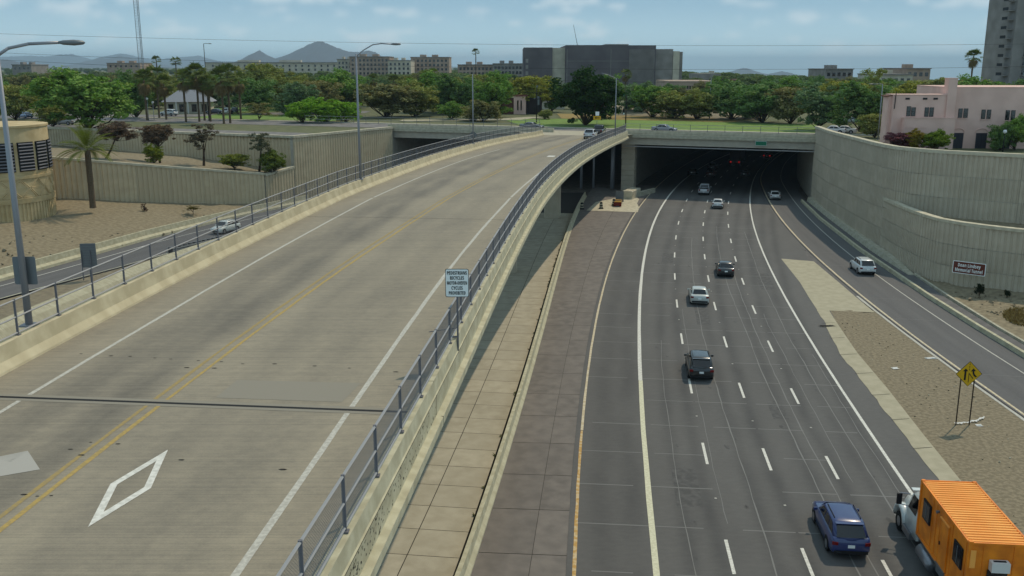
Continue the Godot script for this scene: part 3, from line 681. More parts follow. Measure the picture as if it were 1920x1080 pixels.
func ramp():
	var y := func(z): return hr(z)
	var o := thing("ramp_bridge", "curved elevated concrete ramp with double yellow centre line", "bridge")
	var Z0 := 4.0; var Z1 := 177.0
	var lo := func(z): return cx("B", z) - 0.1
	var hi := func(z): return cx("P", z) - 0.2
	mesh_node("road_surface", sheet(lo, hi, y, Z0, 178.5, 3, 6), M.deck, o)
	var up := func(z): return hr(z) + 0.006
	mesh_node("edge_line", stripe("L", 0, 0.15, up, Z0, 136, 2.0, 0.07), M.old_white, o)
	mesh_node("edge_line", stripe("R", 0, 0.17, up, Z0, 120, 2.0, 0.07), M.old_white, o)
	mesh_node("yellow_line", stripe("Y", 0.02, 0.13, up, Z0, 172, 1.6, 0.12), M.yellow_paint, o)
	mesh_node("yellow_line", stripe("Y", -0.36, 0.13, up, Z0, 172, 1.2, 0.16), M.ghost_yellow, o)
	# expansion joints
	for q in [[27.2, 0.15, 0.2], [64.0, 0.04, 0.0], [110.0, 0.04, 0.0], [150.0, 0.05, 0.0]]:
		var d: float = q[0]; var st := st_new(); var st2 := st_new(); var a := v(cx("B", d) + 0.05, hr(d) + 0.009, d + 0.9); var b := v(cx("P", d) - 0.3, hr(d) + 0.009, d - 0.6)
		var w := Vector3(0, 0, q[1] * 0.5)
		quad(st, a - w, b - w, b + w, a + w)
		mesh_node("expansion_joint", done(st), M.tar, o)
		if q[2] > 0.0:
			for e in [-1, 1]:
				var c := Vector3(0, -0.002, q[2] * 0.9 * e); w = Vector3(0, 0, q[2] * 0.5)
				quad(st2, a + c - w, b + c - w, b + c + w, a + c + w)
			mesh_node("joint_header", done(st2), M.header, o)
	# pale patched band beyond the joint
	var pst := st_new(); quad(pst, v(-9.2, 13.005, 27.9), v(-5.2, 13.005, 27.5), v(-4.9, 13.005, 29.3), v(-9.0, 13.005, 29.6)); mesh_node("patch", done(pst), M.header, o)
	# small worn raised-marker spots and a fallen scrap
	for p in [[152, 663], [208, 667], [244, 668], [290, 671], [320, 673], [415, 678], [372, 676], [455, 682], [515, 682], [590, 686], [655, 690], [170, 829], [132, 842], [152, 853], [221, 832], [340, 862], [45, 927], [70, 930], [96, 929], [530, 880], [742, 697], [402, 690], [350, 689]]:
		var g := gnd(p[0], p[1], 13.007); var st := st_new(); var r := bound(0.035, 0.08)
		for k in 7: tri(st, g, g + Vector3(cos(k) * r * 1.5, 0, sin(k) * r * 0.6), g + Vector3(cos(k + 1) * r * 1.3, 0, sin(k + 1) * r * 0.7))
		mesh_node("tar_spot", done(st), M.crack, o)
	# car-pool diamond and arrow
	var dm := [[165, 988], [207, 907], [315, 843], [283, 915]]; var ctr := Vector3.ZERO; var P := []
	for p in dm: P.append(gnd(p[0], p[1], 13.008))
	for p in P: ctr += p / 4.0
	var st := st_new()
	for i in 4:
		var a: Vector3 = P[i]; var b: Vector3 = P[(i + 1) % 4]
		quad(st, a, b, ctr + (b - ctr) * 0.66, ctr + (a - ctr) * 0.66)
	mesh_node("diamond_marking", done(st), M.white_paint, o)
	st = st_new(); P = []
	for p in [[52, 845], [75, 880], [0, 893], [-60, 905], [-60, 868], [0, 862], [20, 866]]: P.append(gnd(p[0], p[1], 13.008))
	for i in range(1, 6): tri(st, P[0], P[i], P[i + 1])
	mesh_node("arrow_marking", done(st), mat(Color(0.64, 0.63, 0.60), 0.95), o)
	st = st_new()
	for p in [[1022, 295], [1040, 286]]:
		var g := gnd(p[0], p[1], 12.0)
		box(st, g + Vector3(0, 0.0, 0), Vector3(1.6, 0.012, 1.2))
	mesh_node("arrow_marking", box_mesh(v(4.9, hr(121) + 0.004, 121), Vector3(0.9, 0.01, 2.6), Basis(Vector3.UP, -0.2)), M.white_paint, o)
	# barriers
	mesh_node("barrier", sweep_pts(curve_pts("B", 0.0, y, Z0, Z1, 2.6), [[0.05, 0.0], [0.03, 0.08], [-0.16, 0.33], [-0.24, 0.86], [-0.48, 0.88], [-0.52, -0.35], [0.05, -0.3]]), M.barrier, o)
	var pp := curve_pts("P", 0.0, y, Z0, 176, 2.6)
	mesh_node("parapet", sweep_pts(pp, [[-0.28, 0.0], [-0.12, 0.3], [-0.1, 0.85], [0.16, 0.85], [0.20, 0.42], [0.24, 0.40], [0.24, -0.22], [0.44, -0.26], [0.44, -0.52], [-0.3, -0.5]]), M.parapet, o)
	# a formed groove along the parapet and open joints across it
	mesh_node("groove", sweep_pts(pp, [[0.19, 0.395], [0.243, 0.395], [0.243, 0.375], [0.19, 0.375]]), M.crack, o)
	for d in [27.0, 64.0, 98.0, 131.0, 158.0]:
		var h := heading("P", d)
		var pb := Basis(Vector3.UP, -h); var pc := v(cx("P", d), hr(d), d); var ps := Vector3(cos(h), 0, sin(h))
		mesh_node("parapet_joint", box_mesh(pc + ps * 0.03 + Vector3.UP * 0.64, Vector3(0.27, 0.43, 0.016), pb), M.crack, o)
		mesh_node("parapet_joint", box_mesh(pc + ps * 0.058 + Vector3.UP * 0.09, Vector3(0.372, 0.64, 0.016), pb), M.crack, o)
		mesh_node("parapet_joint", box_mesh(pc + ps * 0.2 + Vector3.UP * -0.38, Vector3(0.49, 0.27, 0.016), pb), M.crack, o)
	# spalled black spots on the near parapet
	var sp := st_new()
	for k in 190:
		var d := 17.0 + pow(rng.randf(), 1.6) * 10.0; var h := heading("P", d); var s := Vector3(cos(h), 0, sin(h)); var t := Vector3(sin(h), 0, -cos(h))
		var c := v(cx("P", d), hr(d) + bound(-0.18, 0.36), d) + s * 0.2425; var a := bound(0.01, 0.05); var b := bound(0.012, 0.045)
		var pts := []
		for j in 6: pts.append(c + t * cos(j * 1.05) * a * bound(0.5, 1.3) + Vector3.UP * sin(j * 1.05) * b * bound(0.5, 1.3))
		for j in range(1, 5): tri(sp, pts[0], pts[j], pts[j + 1])
	var so := mesh_node("spalls", done(sp), M.tar, o); so.set_meta("kind", "stuff")
	# box girder under the deck
	var gst := st_new(); var rings := []; var z := Z0
	while z <= 178.0:
		var a: float = cx("B", z); var b: float = cx("P", z); var h := hr(z); var dep := 2.0 if z < 160 else 1.6
		var r := PackedVector3Array()
		for q in [[a - 0.5, h - 0.3], [b + 0.4, h - 0.5], [b + 0.38, h - 0.62], [b - 1.5, h - 0.9], [b - 2.6, h - dep], [a + 2.2, h - dep], [a + 1.2, h - 0.8]]: r.append(v(q[0], q[1], z))
		rings.append(r); z += 6.0
	loft(gst, rings, true); mesh_node("girder", done(gst), M.soffit, o)
	# fluted piers
	for q in [[-6.5, 66.0, 2.6], [-0.6, 107.0, 2.4], [6.3, 147.0, 2.6]]:
		var pst2 := st_new(); var rr := []; var top := hr(q[1]) - 1.9
		for lv in [[-0.3, 1.0], [top * 0.72, 1.0], [top, 1.25]]:
			var r := PackedVector3Array()
			for k in 40:
				var an := TAU * k / 40.0; var ca := cos(an); var sa := sin(an)
				var rad := 1.0 if k % 4 < 2 else 0.945
				var ex: float = signf(ca) * pow(absf(ca), 0.45) * q[2] * 0.5 * rad * lv[1]; var ez: float = signf(sa) * pow(absf(sa), 0.45) * 0.85 * rad
				r.append(v(q[0] + ex, lv[0], q[1] + ez))
			rr.append(r)
		loft(pst2, rr, true); mesh_node("pier", done(pst2), M.rib[0], o)
	fence("galvanised chain link fence on the parapet along the right side of the ramp", curve_pts("P", 0.03, func(q): return hr(q) + 0.86, 9.5, 174.5, 2.0), 2.66, 1.2, "")
	fence("galvanised rail fence with wire mesh behind the left barrier of the ramp", curve_pts("B", -0.40, func(q): return hr(q) + 0.87, 8, 176, 2.0), 2.66, 1.25, "", 0.11)

func portal():
	var dir := Vector3(1, 0, 0.39).normalized()   # along the roof edge, to the right
	var out := Vector3(-0.39, 0, 1).normalized()  # toward the camera
	var o := thing("tunnel_portal", "wide concrete tunnel mouth with a deep roof beam and parapet", "tunnel")
	var b := Basis(dir, Vector3.UP, out)
	var seg := func(called, x0, x1, y0, y1, depth, front, m):
		var a := v(x0, 0, portal_z(x0)); var c := v(x1, 0, portal_z(x1)); var mid: Vector3 = (a + c) * 0.5 + out * (front - depth * 0.5) + Vector3.UP * (y0 + y1) * 0.5
		return mesh_node(called, box_mesh(mid, Vector3(a.distance_to(c), y1 - y0, depth), b), m, o)
	for q in [[-25.5, 8.0], [20.3, 53.2]]:
		seg.call("parapet", q[0], q[1], 10.72, 11.5, 0.3, 0.05, M.cap)
		seg.call("slab_edge", q[0], q[1], 10.15, 10.715, 1.5, 0.25, M.concrete)
		seg.call("ledge_line", q[0], q[1], 10.98, 11.02, 0.3, 0.09, M.soffit)
	seg.call("roof_beam", -25.5, 53.2, 8.85, 10.146, 1.2, -0.2, M.soffit)
	seg.call("drip_rail", 21, 53.2, 8.45, 8.6, 0.2, 0.0, M.steel)
	# roof over the tunnel, its inner walls and end
	var st := st_new()
	slab_poly(st, V2([[-60, portal_z(-60) + 1.5], [150, portal_z(150) + 1.5], [190, 420], [-60, 420]]), 9.0, 10.14)
	mesh_node("roof", done(st), M.soffit, o)
	var lw := []; var rw := []
	for i in 17:
		var z := 181.0 + i * 11.0
		if z < 330: lw.append(v(cx("LY", z) - 4.6, -0.3, z))
	for i in 17:
		var z := 168.5 + i * 11.0
		if z < 335: rw.append(v(maxf(cx("R3", z) + 3.4, 53.0), -0.3, z))
	mesh_node("side_wall", sweep_pts(lw, [[-0.6, 0.0], [0.0, 0.0], [0.0, 9.32], [-0.6, 9.32]]), M.soffit, o)
	mesh_node("side_wall", sweep_pts(rw, [[0.0, 0.0], [0.6, 0.0], [0.6, 9.32], [0.0, 9.32]]), M.soffit, o)
	mesh_node("end_wall", box_mesh(v(40, 4.3, 336), Vector3(260, 9.4, 1)), M.soffit, o)
	mesh_node("side_wall", sweep_pts([v(-24.5, -0.3, 197), v(-14, -0.3, 230), v(-2, -0.3, 270), v(20, -0.3, 335)], [[-0.6, 0.0], [0.0, 0.0], [0.0, 9.32], [-0.6, 9.32]]), M.soffit, o)
	# jet-fan housings under the roof
	for i in 5:
		var p := v(29.5 + i * 4.6, 8.55, portal_z(29.5 + i * 4.6) + 16.0); var s2 := st_new(true); tube(s2, p + Vector3(0, 0, 1.5), p - Vector3(0, 0, 1.5), 0.4, 0.4, 10); mesh_node("jet_fan", done(s2), M.steel, o)
		mesh_node("fan_bracket", box_mesh(p + Vector3(0, 0.37, 0), Vector3(0.5, 0.2, 1.0)), M.soffit, o)
	# block-built pillar at the left of the mouth, each block a piece
	for i in 9:
		var a := v(22.2, 0.43 + i * 1.0, 181.0)
		var s2 := st_new(); bevel_box(s2, a, Vector3(2.5 + (0.1 if i > 5 else 0.0), 0.965, 1.6), 0.05, b); mesh_node("block", done(s2), M.rib[i % 4], o)
	mesh_node("pillar_core", box_mesh(v(22.2, 4.4, 181.1), Vector3(2.35, 9.0, 1.4), b), M.soffit, o)
	for q in [[9.2, 187.0, 0.22], [13.6, 186.0, 0.28], [15.9, 185.0, 0.22], [19.4, 183.2, 0.42]]:
		var s2 := st_new(true); tube(s2, v(q[0], -0.3, q[1]), v(q[0], 9.0, q[1]), q[2], q[2], 10); mesh_node("steel_column", done(s2), M.pole, o)
	# street name board
	var bd := thing("street_sign", "small green street sign fixed to the tunnel roof beam", "sign", far_at(1427, 269, portal_z(45.0) - 0.35))
	bd.basis = b
	mesh_node("board", box_mesh(Vector3(0, 0, 0), Vector3(2.0, 0.8, 0.06)), M.sign_green, bd)
	for e in [[0, 0.37, 1.94, 0.04], [0, -0.37, 1.94, 0.04], [-0.96, 0, 0.04, 0.74], [0.96, 0, 0.04, 0.74]]: mesh_node("border", box_mesh(Vector3(e[0], e[1], 0.034), Vector3(e[2], e[3], 0.01)), M.sign_white, bd)
	# fences on the roof edge
	var fp := []; var fl := []
	for i in 18: fp.append(v(20.8 + i * 1.88, 11.5, portal_z(20.8 + i * 1.88)) + out * -0.12)
	for i in 18: fl.append(v(-44.0 + i * 2.9, 11.5, portal_z(-44.0 + i * 2.9)) + out * -0.12)
	fence("thin post and wire fence over the right tunnel mouth", fp, 3.1, 1.15, "", 0.0)
	fence("tall curved-top post fence over the left tunnel mouth", fl, 2.9, 1.35, "", 0.0, 0.4)
	# street, pavement and lawn on top
	struct("cross_street", poly_mesh(V2([[-200, portal_z(-200) + 0.3], [110, portal_z(110) + 0.3], [110, portal_z(110) + 14], [-200, portal_z(-200) + 15]]), STREET + 0.01), M.street)
	struct("ramp_apron", poly_mesh(V2([[4.5, 177], [20, 175], [23, portal_z(23) + 0.5], [24, portal_z(24) + 6], [-6, portal_z(-6) + 6], [0, portal_z(0) + 0.5]]), STREET + 0.022), M.slab[1])
	var ks := []
	for i in 30: ks.append(v(-150.0 + i * 9.0, STREET, portal_z(-150.0 + i * 9.0) + 15.2))
	tag(mesh_node("kerb", sweep_pts(ks, [[-0.15, -0.1], [-0.15, 0.16], [1.6, 0.16], [1.6, -0.1]]), M.concrete), "long concrete kerb and pavement in front of the park lawn", "kerb")
	struct("lawn", poly_mesh(V2([[2, portal_z(2) + 17], [62, portal_z(62) + 17.0], [66, 209], [50, 217], [30, 226], [12, 233], [-2, 230]]), STREET + 0.05), M.lawn)
	struct("lawn", poly_mesh(V2([[-78, 236], [-42, 222], [-40, 228], [-45, 248], [-78, 256]]), STREET + 0.06), M.lawn)
	struct("lawn", poly_mesh(V2([[-92, 262], [-70, 260], [-60, 300], [-95, 300]]), STREET + 0.055), M.lawn)
	struct("park_road", poly_mesh(V2([[-160, 250], [-92, 238], [-40, 262], [-40, 274], [-92, 252], [-160, 268]]), STREET + 0.03), M.street)
	struct("service_road", poly_mesh(V2([[-39.5, 170.5], [-92, 195], [-130, 212], [-130, 224], [-92, 207], [-36, 181]]), STREET + 0.012), M.street)
	struct("path", poly_mesh(V2([[-26, 222], [2, 228], [8, 240], [4, 241], [-4, 232], [-26, 228]]), STREET + 0.07), M.gore)
	struct("flower_bed", poly_mesh(V2([[12, 233.5], [30, 226.5], [50, 217.5], [54, 226], [50, 252], [12, 258]]), STREET + 0.06), M.straw)
	struct("rocky_bank", strip2(densify([[24, 250, 10.8], [40, 242, 10.8], [58, 228, 10.8]], 6), densify([[26, 275, 12.6], [46, 268, 12.8], [66, 250, 12.0]], 6), 0, 0, 5, 0.5), M.dirt)

# ---- vehicles: front toward -z, base at y 0
func ring(w, yb, yt, z) -> PackedVector3Array:
	var r := PackedVector3Array()
	for q in [[-0.88, yb], [-1.0, yb + 0.12], [-1.0, lerpf(yb, yt, 0.62)], [-0.965, yt - 0.05], [-0.86, yt], [0.86, yt], [0.965, yt - 0.05], [1.0, lerpf(yb, yt, 0.62)], [1.0, yb + 0.12], [0.88, yb]]: r.append(Vector3(q[0] * w, q[1], z))
	return r

func car(called, label, kind: String, color: Color, at: Vector3, turn: float, group := "", detail := true, lit := false) -> Node3D:
	var o := thing(called, label, {"suv": "car", "sedan": "car", "pickup": "pickup"}[kind], at, turn, group)
	var L := 4.75; var W := 1.88; var H := 1.68
	var S: Array; var g: Array   # stations [t, width, bottom, top]; greenhouse [cowl, roof front, roof rear, rear base]
	if kind == "suv":
		S = [[0.0, 0.80, 0.42, 0.74], [0.02, 0.90, 0.30, 0.84], [0.07, 0.96, 0.25, 0.93], [0.22, 1.0, 0.24, 1.06], [0.5, 1.0, 0.24, 1.08], [0.86, 1.0, 0.26, 1.11], [0.965, 0.965, 0.30, 1.10], [0.99, 0.92, 0.36, 1.02], [1.0, 0.86, 0.44, 0.92]]
		g = [0.245, 0.41, 0.845, 0.985]
	elif kind == "sedan":
		L = 4.8; W = 1.84; H = 1.45
		S = [[0.0, 0.78, 0.34, 0.60], [0.02, 0.89, 0.24, 0.68], [0.08, 0.96, 0.19, 0.77], [0.27, 1.0, 0.19, 0.93], [0.5, 1.0, 0.19, 0.95], [0.8, 1.0, 0.2, 0.99], [0.93, 0.98, 0.22, 1.03], [0.985, 0.93, 0.27, 1.0], [1.0, 0.86, 0.36, 0.88]]
		g = [0.285, 0.44, 0.70, 0.86]
	else:
		L = 5.6; W = 1.98; H = 1.85
		S = [[0.0, 0.84, 0.5, 0.95], [0.02, 0.93, 0.38, 1.04], [0.22, 1.0, 0.34, 1.14], [0.5, 1.0, 0.34, 1.14], [0.62, 1.0, 0.34, 1.14], [0.97, 0.99, 0.40, 1.14], [1.0, 0.95, 0.46, 1.10]]
		g = [0.24, 0.35, 0.58, 0.625]
	var pm := paint(color); var hw := W / 2
	var zt := func(t): return (t - 0.5) * L
	var st := st_new(true); var rings := []
	for s in S: rings.append(ring(hw * s[1], s[2], s[3], zt.call(s[0])))
	loft(st, rings, true); mesh_node("body", done(st), pm, o)
	var belt := func(t):
		for i in S.size() - 1:
			if t <= S[i + 1][0]: return lerpf(S[i][3], S[i + 1][3], (t - S[i][0]) / (S[i + 1][0] - S[i][0]))
		return S[-1][3]
	# cabin: belt loop up to roof loop
	var bw := hw * 0.90; var rw := hw * (0.74 if kind != "sedan" else 0.70)
	var loop := func(w, zf, zr, y, c):
		var r := PackedVector3Array()
		for q in [[-w + c, zf], [0.0, zf - c * 0.7], [w - c, zf], [w, zf + c], [w, zr - c], [w - c, zr], [0.0, zr + c * 0.4], [-w + c, zr], [-w, zr - c], [-w, zf + c]]: r.append(Vector3(q[0], y, q[1]))
		return r
	var yb: float = belt.call(g[0] + 0.1) - 0.06
	var zc: float = zt.call(g[0]); var zf: float = zt.call(g[1]); var zr: float = zt.call(g[2]); var ze: float = zt.call(g[3])
	st = st_new(true)
	loft(st, [loop.call(bw, zc, ze, yb, 0.12), loop.call(rw + 0.03, zf + 0.0, zr, H - 0.07, 0.12), loop.call(rw - 0.05, zf + 0.12, zr - 0.1, H - 0.012, 0.14), loop.call(rw * 0.5, zf + 0.4, zr - 0.4, H + 0.012, 0.12)], true)
	mesh_node("cabin", done(st), pm, o)
	var yt := H - 0.07
	# panes just proud of the cabin skin
	var pane := func(called, a: Vector3, b: Vector3, c: Vector3, d: Vector3, off: Vector3):
		var s2 := st_new(); quad(s2, a + off, b + off, c + off, d + off); mesh_node(called, done(s2), M.glass, o)
	var lo := 0.16; var hi := 0.93
	var fz := func(t): return lerpf(zc, zf, t)
	var rz := func(t): return lerpf(ze, zr, t)
	var wx := func(t): return lerpf(bw, rw + 0.03, t)
	var yy := func(t): return lerpf(yb, yt, t)
	for e in [["windscreen", fz, -1.0], ["rear_window", rz, 1.0]]:
		var fn: Callable = e[1]; var m := 0.14
		pane.call(e[0], Vector3(-wx.call(lo) + m, yy.call(lo), fn.call(lo)), Vector3(wx.call(lo) - m, yy.call(lo), fn.call(lo)), Vector3(wx.call(hi) - m, yy.call(hi), fn.call(hi)), Vector3(-wx.call(hi) + m, yy.call(hi), fn.call(hi)), Vector3(0, 0.02, 0.10 * e[2] if e[2] < 0 else 0.07))
	var splits := [[0.05, 0.36], [0.40, 0.68], [0.72, 0.97]] if kind == "suv" else ([[0.06, 0.47], [0.51, 0.93]] if kind == "sedan" else [[0.08, 0.52], [0.56, 0.95]])
	for side in [-1.0, 1.0]:
		for w in splits:
			var l0 := 0.20; var h0 := 0.9
			var za0: float = lerpf(fz.call(l0) + 0.12, rz.call(l0) - 0.12, w[0]); var zb0: float = lerpf(fz.call(l0) + 0.12, rz.call(l0) - 0.12, w[1])
			var za1: float = lerpf(fz.call(h0) + 0.12, rz.call(h0) - 0.12, w[0]); var zb1: float = lerpf(fz.call(h0) + 0.12, rz.call(h0) - 0.12, w[1])
			pane.call("side_window", Vector3(side * wx.call(l0), yy.call(l0), za0), Vector3(side * wx.call(l0), yy.call(l0), zb0), Vector3(side * wx.call(h0), yy.call(h0), zb1), Vector3(side * wx.call(h0), yy.call(h0), za1), Vector3(side * 0.014, 0, 0))
	# wheels
	var wr := 0.36 if kind != "sedan" else 0.33
	for t in [0.19, 0.80]:
		for side in [-1.0, 1.0]:
			var c := Vector3(side * (hw - 0.10), wr, zt.call(t)); var s2 := st_new()
			for k in 14:
				var a0 := PI * k / 13.0 - 0.15 + (0.0); var a1 := PI * (k + 1) / 13.0 - 0.15
				if k < 13: tri(s2, Vector3(side * (hw + 0.006), c.y, c.z), Vector3(side * (hw + 0.006), c.y + sin(a0) * (wr + 0.07), c.z + cos(a0) * (wr + 0.07)), Vector3(side * (hw + 0.006), c.y + sin(a1) * (wr + 0.07), c.z + cos(a1) * (wr + 0.07)))
			mesh_node("wheel_arch", done(s2), M.black, o)
			s2 = st_new(true)
			var rr := []
			for q in [[-0.11, wr * 0.9], [-0.09, wr], [0.09, wr], [0.118, wr * 0.93], [0.12, wr * 0.66]]:
				var r := PackedVector3Array()
				for k in 16: r.append(c + Vector3(side * q[0], sin(TAU * k / 16) * q[1], cos(TAU * k / 16) * q[1]))
				rr.append(r)
			loft(s2, rr, true)
			var wn := mesh_node("wheel", done(s2), M.rubber, o)
			s2 = st_new(); tube(s2, c + Vector3(side * 0.115, 0, 0), c + Vector3(side * 0.124, 0, 0), wr * 0.66, wr * 0.6, 14)
			mesh_node("rim", done(s2), M.rim, wn)
	# lights, plate, mirrors, trim
	var ry: float = 0.86 if kind != "pickup" else 0.95
	for side in [-1.0, 1.0]:
		var s2 := st_new()
		bevel_box(s2, Vector3(side * hw * 0.80, ry, L / 2 - 0.045), Vector3(hw * 0.30, 0.16 if kind != "pickup" else 0.34, 0.12), 0.02, Basis(Vector3.UP, side * 0.22)); mesh_node("tail_light", done(s2), M.red_lit if lit else M.red, o)
		s2 = st_new(); bevel_box(s2, Vector3(side * hw * 0.72, 0.58 if kind == "sedan" else 0.68, -L / 2 + 0.09), Vector3(hw * 0.32, 0.11, 0.2), 0.02, Basis(Vector3.UP, -side * 0.3)); mesh_node("headlight", done(s2), M.lamp, o)
		s2 = st_new(); bevel_box(s2, Vector3(side * (hw + 0.09), yb + 0.09, zc + 0.38), Vector3(0.2, 0.14, 0.09), 0.02); mesh_node("mirror", done(s2), pm, o)
		if kind == "suv" and detail:
			s2 = st_new(); tube(s2, Vector3(side * (rw - 0.08), H + 0.03, zf + 0.3), Vector3(side * (rw - 0.08), H + 0.03, zr - 0.3), 0.02, 0.02, 5)
			for zz in [zf + 0.32, zr - 0.32]: box(s2, Vector3(side * (rw - 0.08), H - 0.0, zz), Vector3(0.03, 0.07, 0.05))
			mesh_node("roof_rail", done(s2), M.dark, o)
		mesh_node("sill", box_mesh(Vector3(side * (hw - 0.02), 0.27, 0.02 * L), Vector3(0.05, 0.1, L * 0.44)), M.dark, o)
	mesh_node("number_plate", box_mesh(Vector3(0, 0.72 if kind != "pickup" else 0.62, L / 2 + 0.006), Vector3(0.32, 0.15, 0.02)), M.sign_white, o)
	mesh_node("bumper_trim", box_mesh(Vector3(0, 0.42, L / 2 - 0.06), Vector3(W * 0.84, 0.16, 0.16)), M.dark, o)
	mesh_node("grille", box_mesh(Vector3(0, 0.5, -L / 2 + 0.03), Vector3(W * 0.5, 0.2, 0.1)), M.black, o)
	if kind == "pickup":
		mesh_node("bed_floor", box_mesh(Vector3(0, 1.142, zt.call(0.81)), Vector3(W * 0.8, 0.012, L * 0.31)), M.dark, o)
	if kind == "suv" and detail:
		mesh_node("spoiler", box_mesh(Vector3(0, H - 0.07, zr + 0.09), Vector3(rw * 1.9, 0.035, 0.22)), pm, o)
	return o

func box_truck():
	var h := 0.095
	var pos := v(20.25, 0.0, 38.4)
	var o := thing("container_truck", "white truck carrying an orange site office container on the freeway", "truck", pos, -h)
	var org := tmat(noise_tex(Color(0.82, 0.45, 0.09), Color(0.95, 0.56, 0.12), 0.012, 5, 130, 1.9, 0.12, 256), 0.2, 0.5, false)
	var org2 := tmat(noise_tex(Color(0.95, 0.62, 0.26), Color(0.98, 0.68, 0.32), 0.01, 4, 131, 1.6, 0.06, 256), 0.2, 0.6, false)
	var wp := paint(Color(0.80, 0.83, 0.82))
	var y0 := 1.28; var y1 := 4.02; var hw := 1.24; var za := -3.05; var zb := 3.05   # container
	var st := st_new(); box(st, Vector3(0, (y0 + y1) / 2, 0), Vector3(hw * 2 - 0.08, y1 - y0 - 0.08, 6.02))
	var ct := mesh_node("container", done(st), org, o)
	# corner posts and rails
	st = st_new()
	for sx in [-1, 1]:
		for sz in [-1, 1]: box(st, Vector3(sx * (hw - 0.06), (y0 + y1) / 2, sz * 2.99), Vector3(0.14, y1 - y0, 0.14))
		for yy in [y0 + 0.07, y1 - 0.05]: box(st, Vector3(sx * (hw - 0.035), yy, 0), Vector3(0.08, 0.11, 5.84))
	for sz in [-1, 1]:
		for yy in [y0 + 0.07, y1 - 0.05]: box(st, Vector3(0, yy, sz * 3.02), Vector3(hw * 2 - 0.26, 0.11, 0.08))
	mesh_node("frame", done(st), org, ct)
	for k in 26:
		st = st_new(); var z := lerpf(za + 0.2, zb - 0.2, k / 25.0)
		var r := []
		for sx in [-1.0, 1.0]:
			var q := PackedVector3Array()
			for e in [[-0.085, -0.045], [-0.05, 0.012], [0.05, 0.012], [0.085, -0.045]]: q.append(Vector3(sx * (hw - 0.09), y1 + e[1] - 0.01, z + e[0]))
			r.append(q)
		loft(st, r, true); mesh_node("roof_rib", done(st), org2, ct)
	for sx in [-1, 1]:
		for sz in [-1, 1]: mesh_node("corner_casting", box_mesh(Vector3(sx * (hw - 0.09), y1 + 0.012, sz * 2.97), Vector3(0.16, 0.06, 0.16)), org, ct)
	# left side: two windows, a door, a lamp
	var L := -hw + 0.03
	for z in [-1.9, 2.05]:
		var wn := mesh_node("window", box_mesh(Vector3(L - 0.035, 2.95, z), Vector3(0.06, 0.95, 0.95)), M.dark, ct)
		mesh_node("pane", box_mesh(Vector3(L - 0.07, 2.95, z), Vector3(0.012, 0.8, 0.8)), M.window, wn)
		mesh_node("mullion", box_mesh(Vector3(L - 0.08, 2.95, z), Vector3(0.012, 0.8, 0.05)), M.sign_back, wn)
	var dr := mesh_node("door", box_mesh(Vector3(L - 0.02, 2.45, 0.35), Vector3(0.05, 2.1, 0.95)), org, ct)
	mesh_node("handle", box_mesh(Vector3(L - 0.06, 2.4, 0.02), Vector3(0.05, 0.16, 0.06)), M.dark, dr)
	for e in [[-0.15, 0.0], [0.85, 0.0]]: mesh_node("door_frame", box_mesh(Vector3(L - 0.03, 2.45, e[0]), Vector3(0.06, 2.2, 0.05)), org, ct)
	mesh_node("door_frame", box_mesh(Vector3(L - 0.035, 3.56, 0.35), Vector3(0.07, 0.06, 1.05)), org2, ct)
	for zz in [-2.95, -1.25, -0.75, 1.2, 2.75]: mesh_node("weld_seam", box_mesh(Vector3(L - 0.008, 2.65, zz), Vector3(0.02, 2.5, 0.03)), org, ct)
	for xx in [-0.62, 0.58]: mesh_node("weld_seam", box_mesh(Vector3(xx, 2.65, 3.02), Vector3(0.03, 2.5, 0.03)), org, ct)
	mesh_node("door_sill", box_mesh(Vector3(L - 0.05, 1.38, 0.35), Vector3(0.1, 0.06, 1.1)), M.sign_back, ct)
	st = st_new(); tube(st, Vector3(L, 3.66, -0.5), Vector3(L - 0.14, 3.62, -0.5), 0.05, 0.08, 8); mesh_node("wall_lamp", done(st), M.sign_back, ct)
	mesh_node("label_plate", box_mesh(Vector3(-hw + 0.2, 3.3, 3.075), Vector3(0.22, 0.8, 0.015)), org2, ct)
	# rear end: cooling unit over a window
	var ac := mesh_node("cooling_unit", box_mesh(Vector3(-0.02, 3.1, 3.22), Vector3(0.72, 0.42, 0.34)), M.white, ct)
	mesh_node("vent", box_mesh(Vector3(-0.02, 3.32, 3.2), Vector3(0.5, 0.012, 0.12)), M.dark, ac)
	mesh_node("window", box_mesh(Vector3(-0.02, 2.45, 3.07), Vector3(0.8, 0.8, 0.06)), M.window, ct)
	# chassis, cab
	mesh_node("chassis", box_mesh(Vector3(0, 1.1, -0.6), Vector3(0.95, 0.26, 8.6)), M.dark, o)
	mesh_node("flat_deck", box_mesh(Vector3(0, 1.24, 0.05), Vector3(2.44, 0.075, 6.3)), M.sign_back, o)
	for e in [[-0.75, 0.65], [0.75, 0.65]]:
		st = st_new(true); tube(st, Vector3(e[0] * 1.35, 0.66, -2.6), Vector3(e[0] * 1.35, 0.66, -1.1), 0.34, 0.34, 14); mesh_node("fuel_tank", done(st), M.rim, o)
		mesh_node("side_skirt", box_mesh(Vector3(e[0] * 1.45, 0.95, 0.6), Vector3(0.05, 0.35, 2.2)), M.sign_back, o)
	st = st_new(true)
	var rings := []
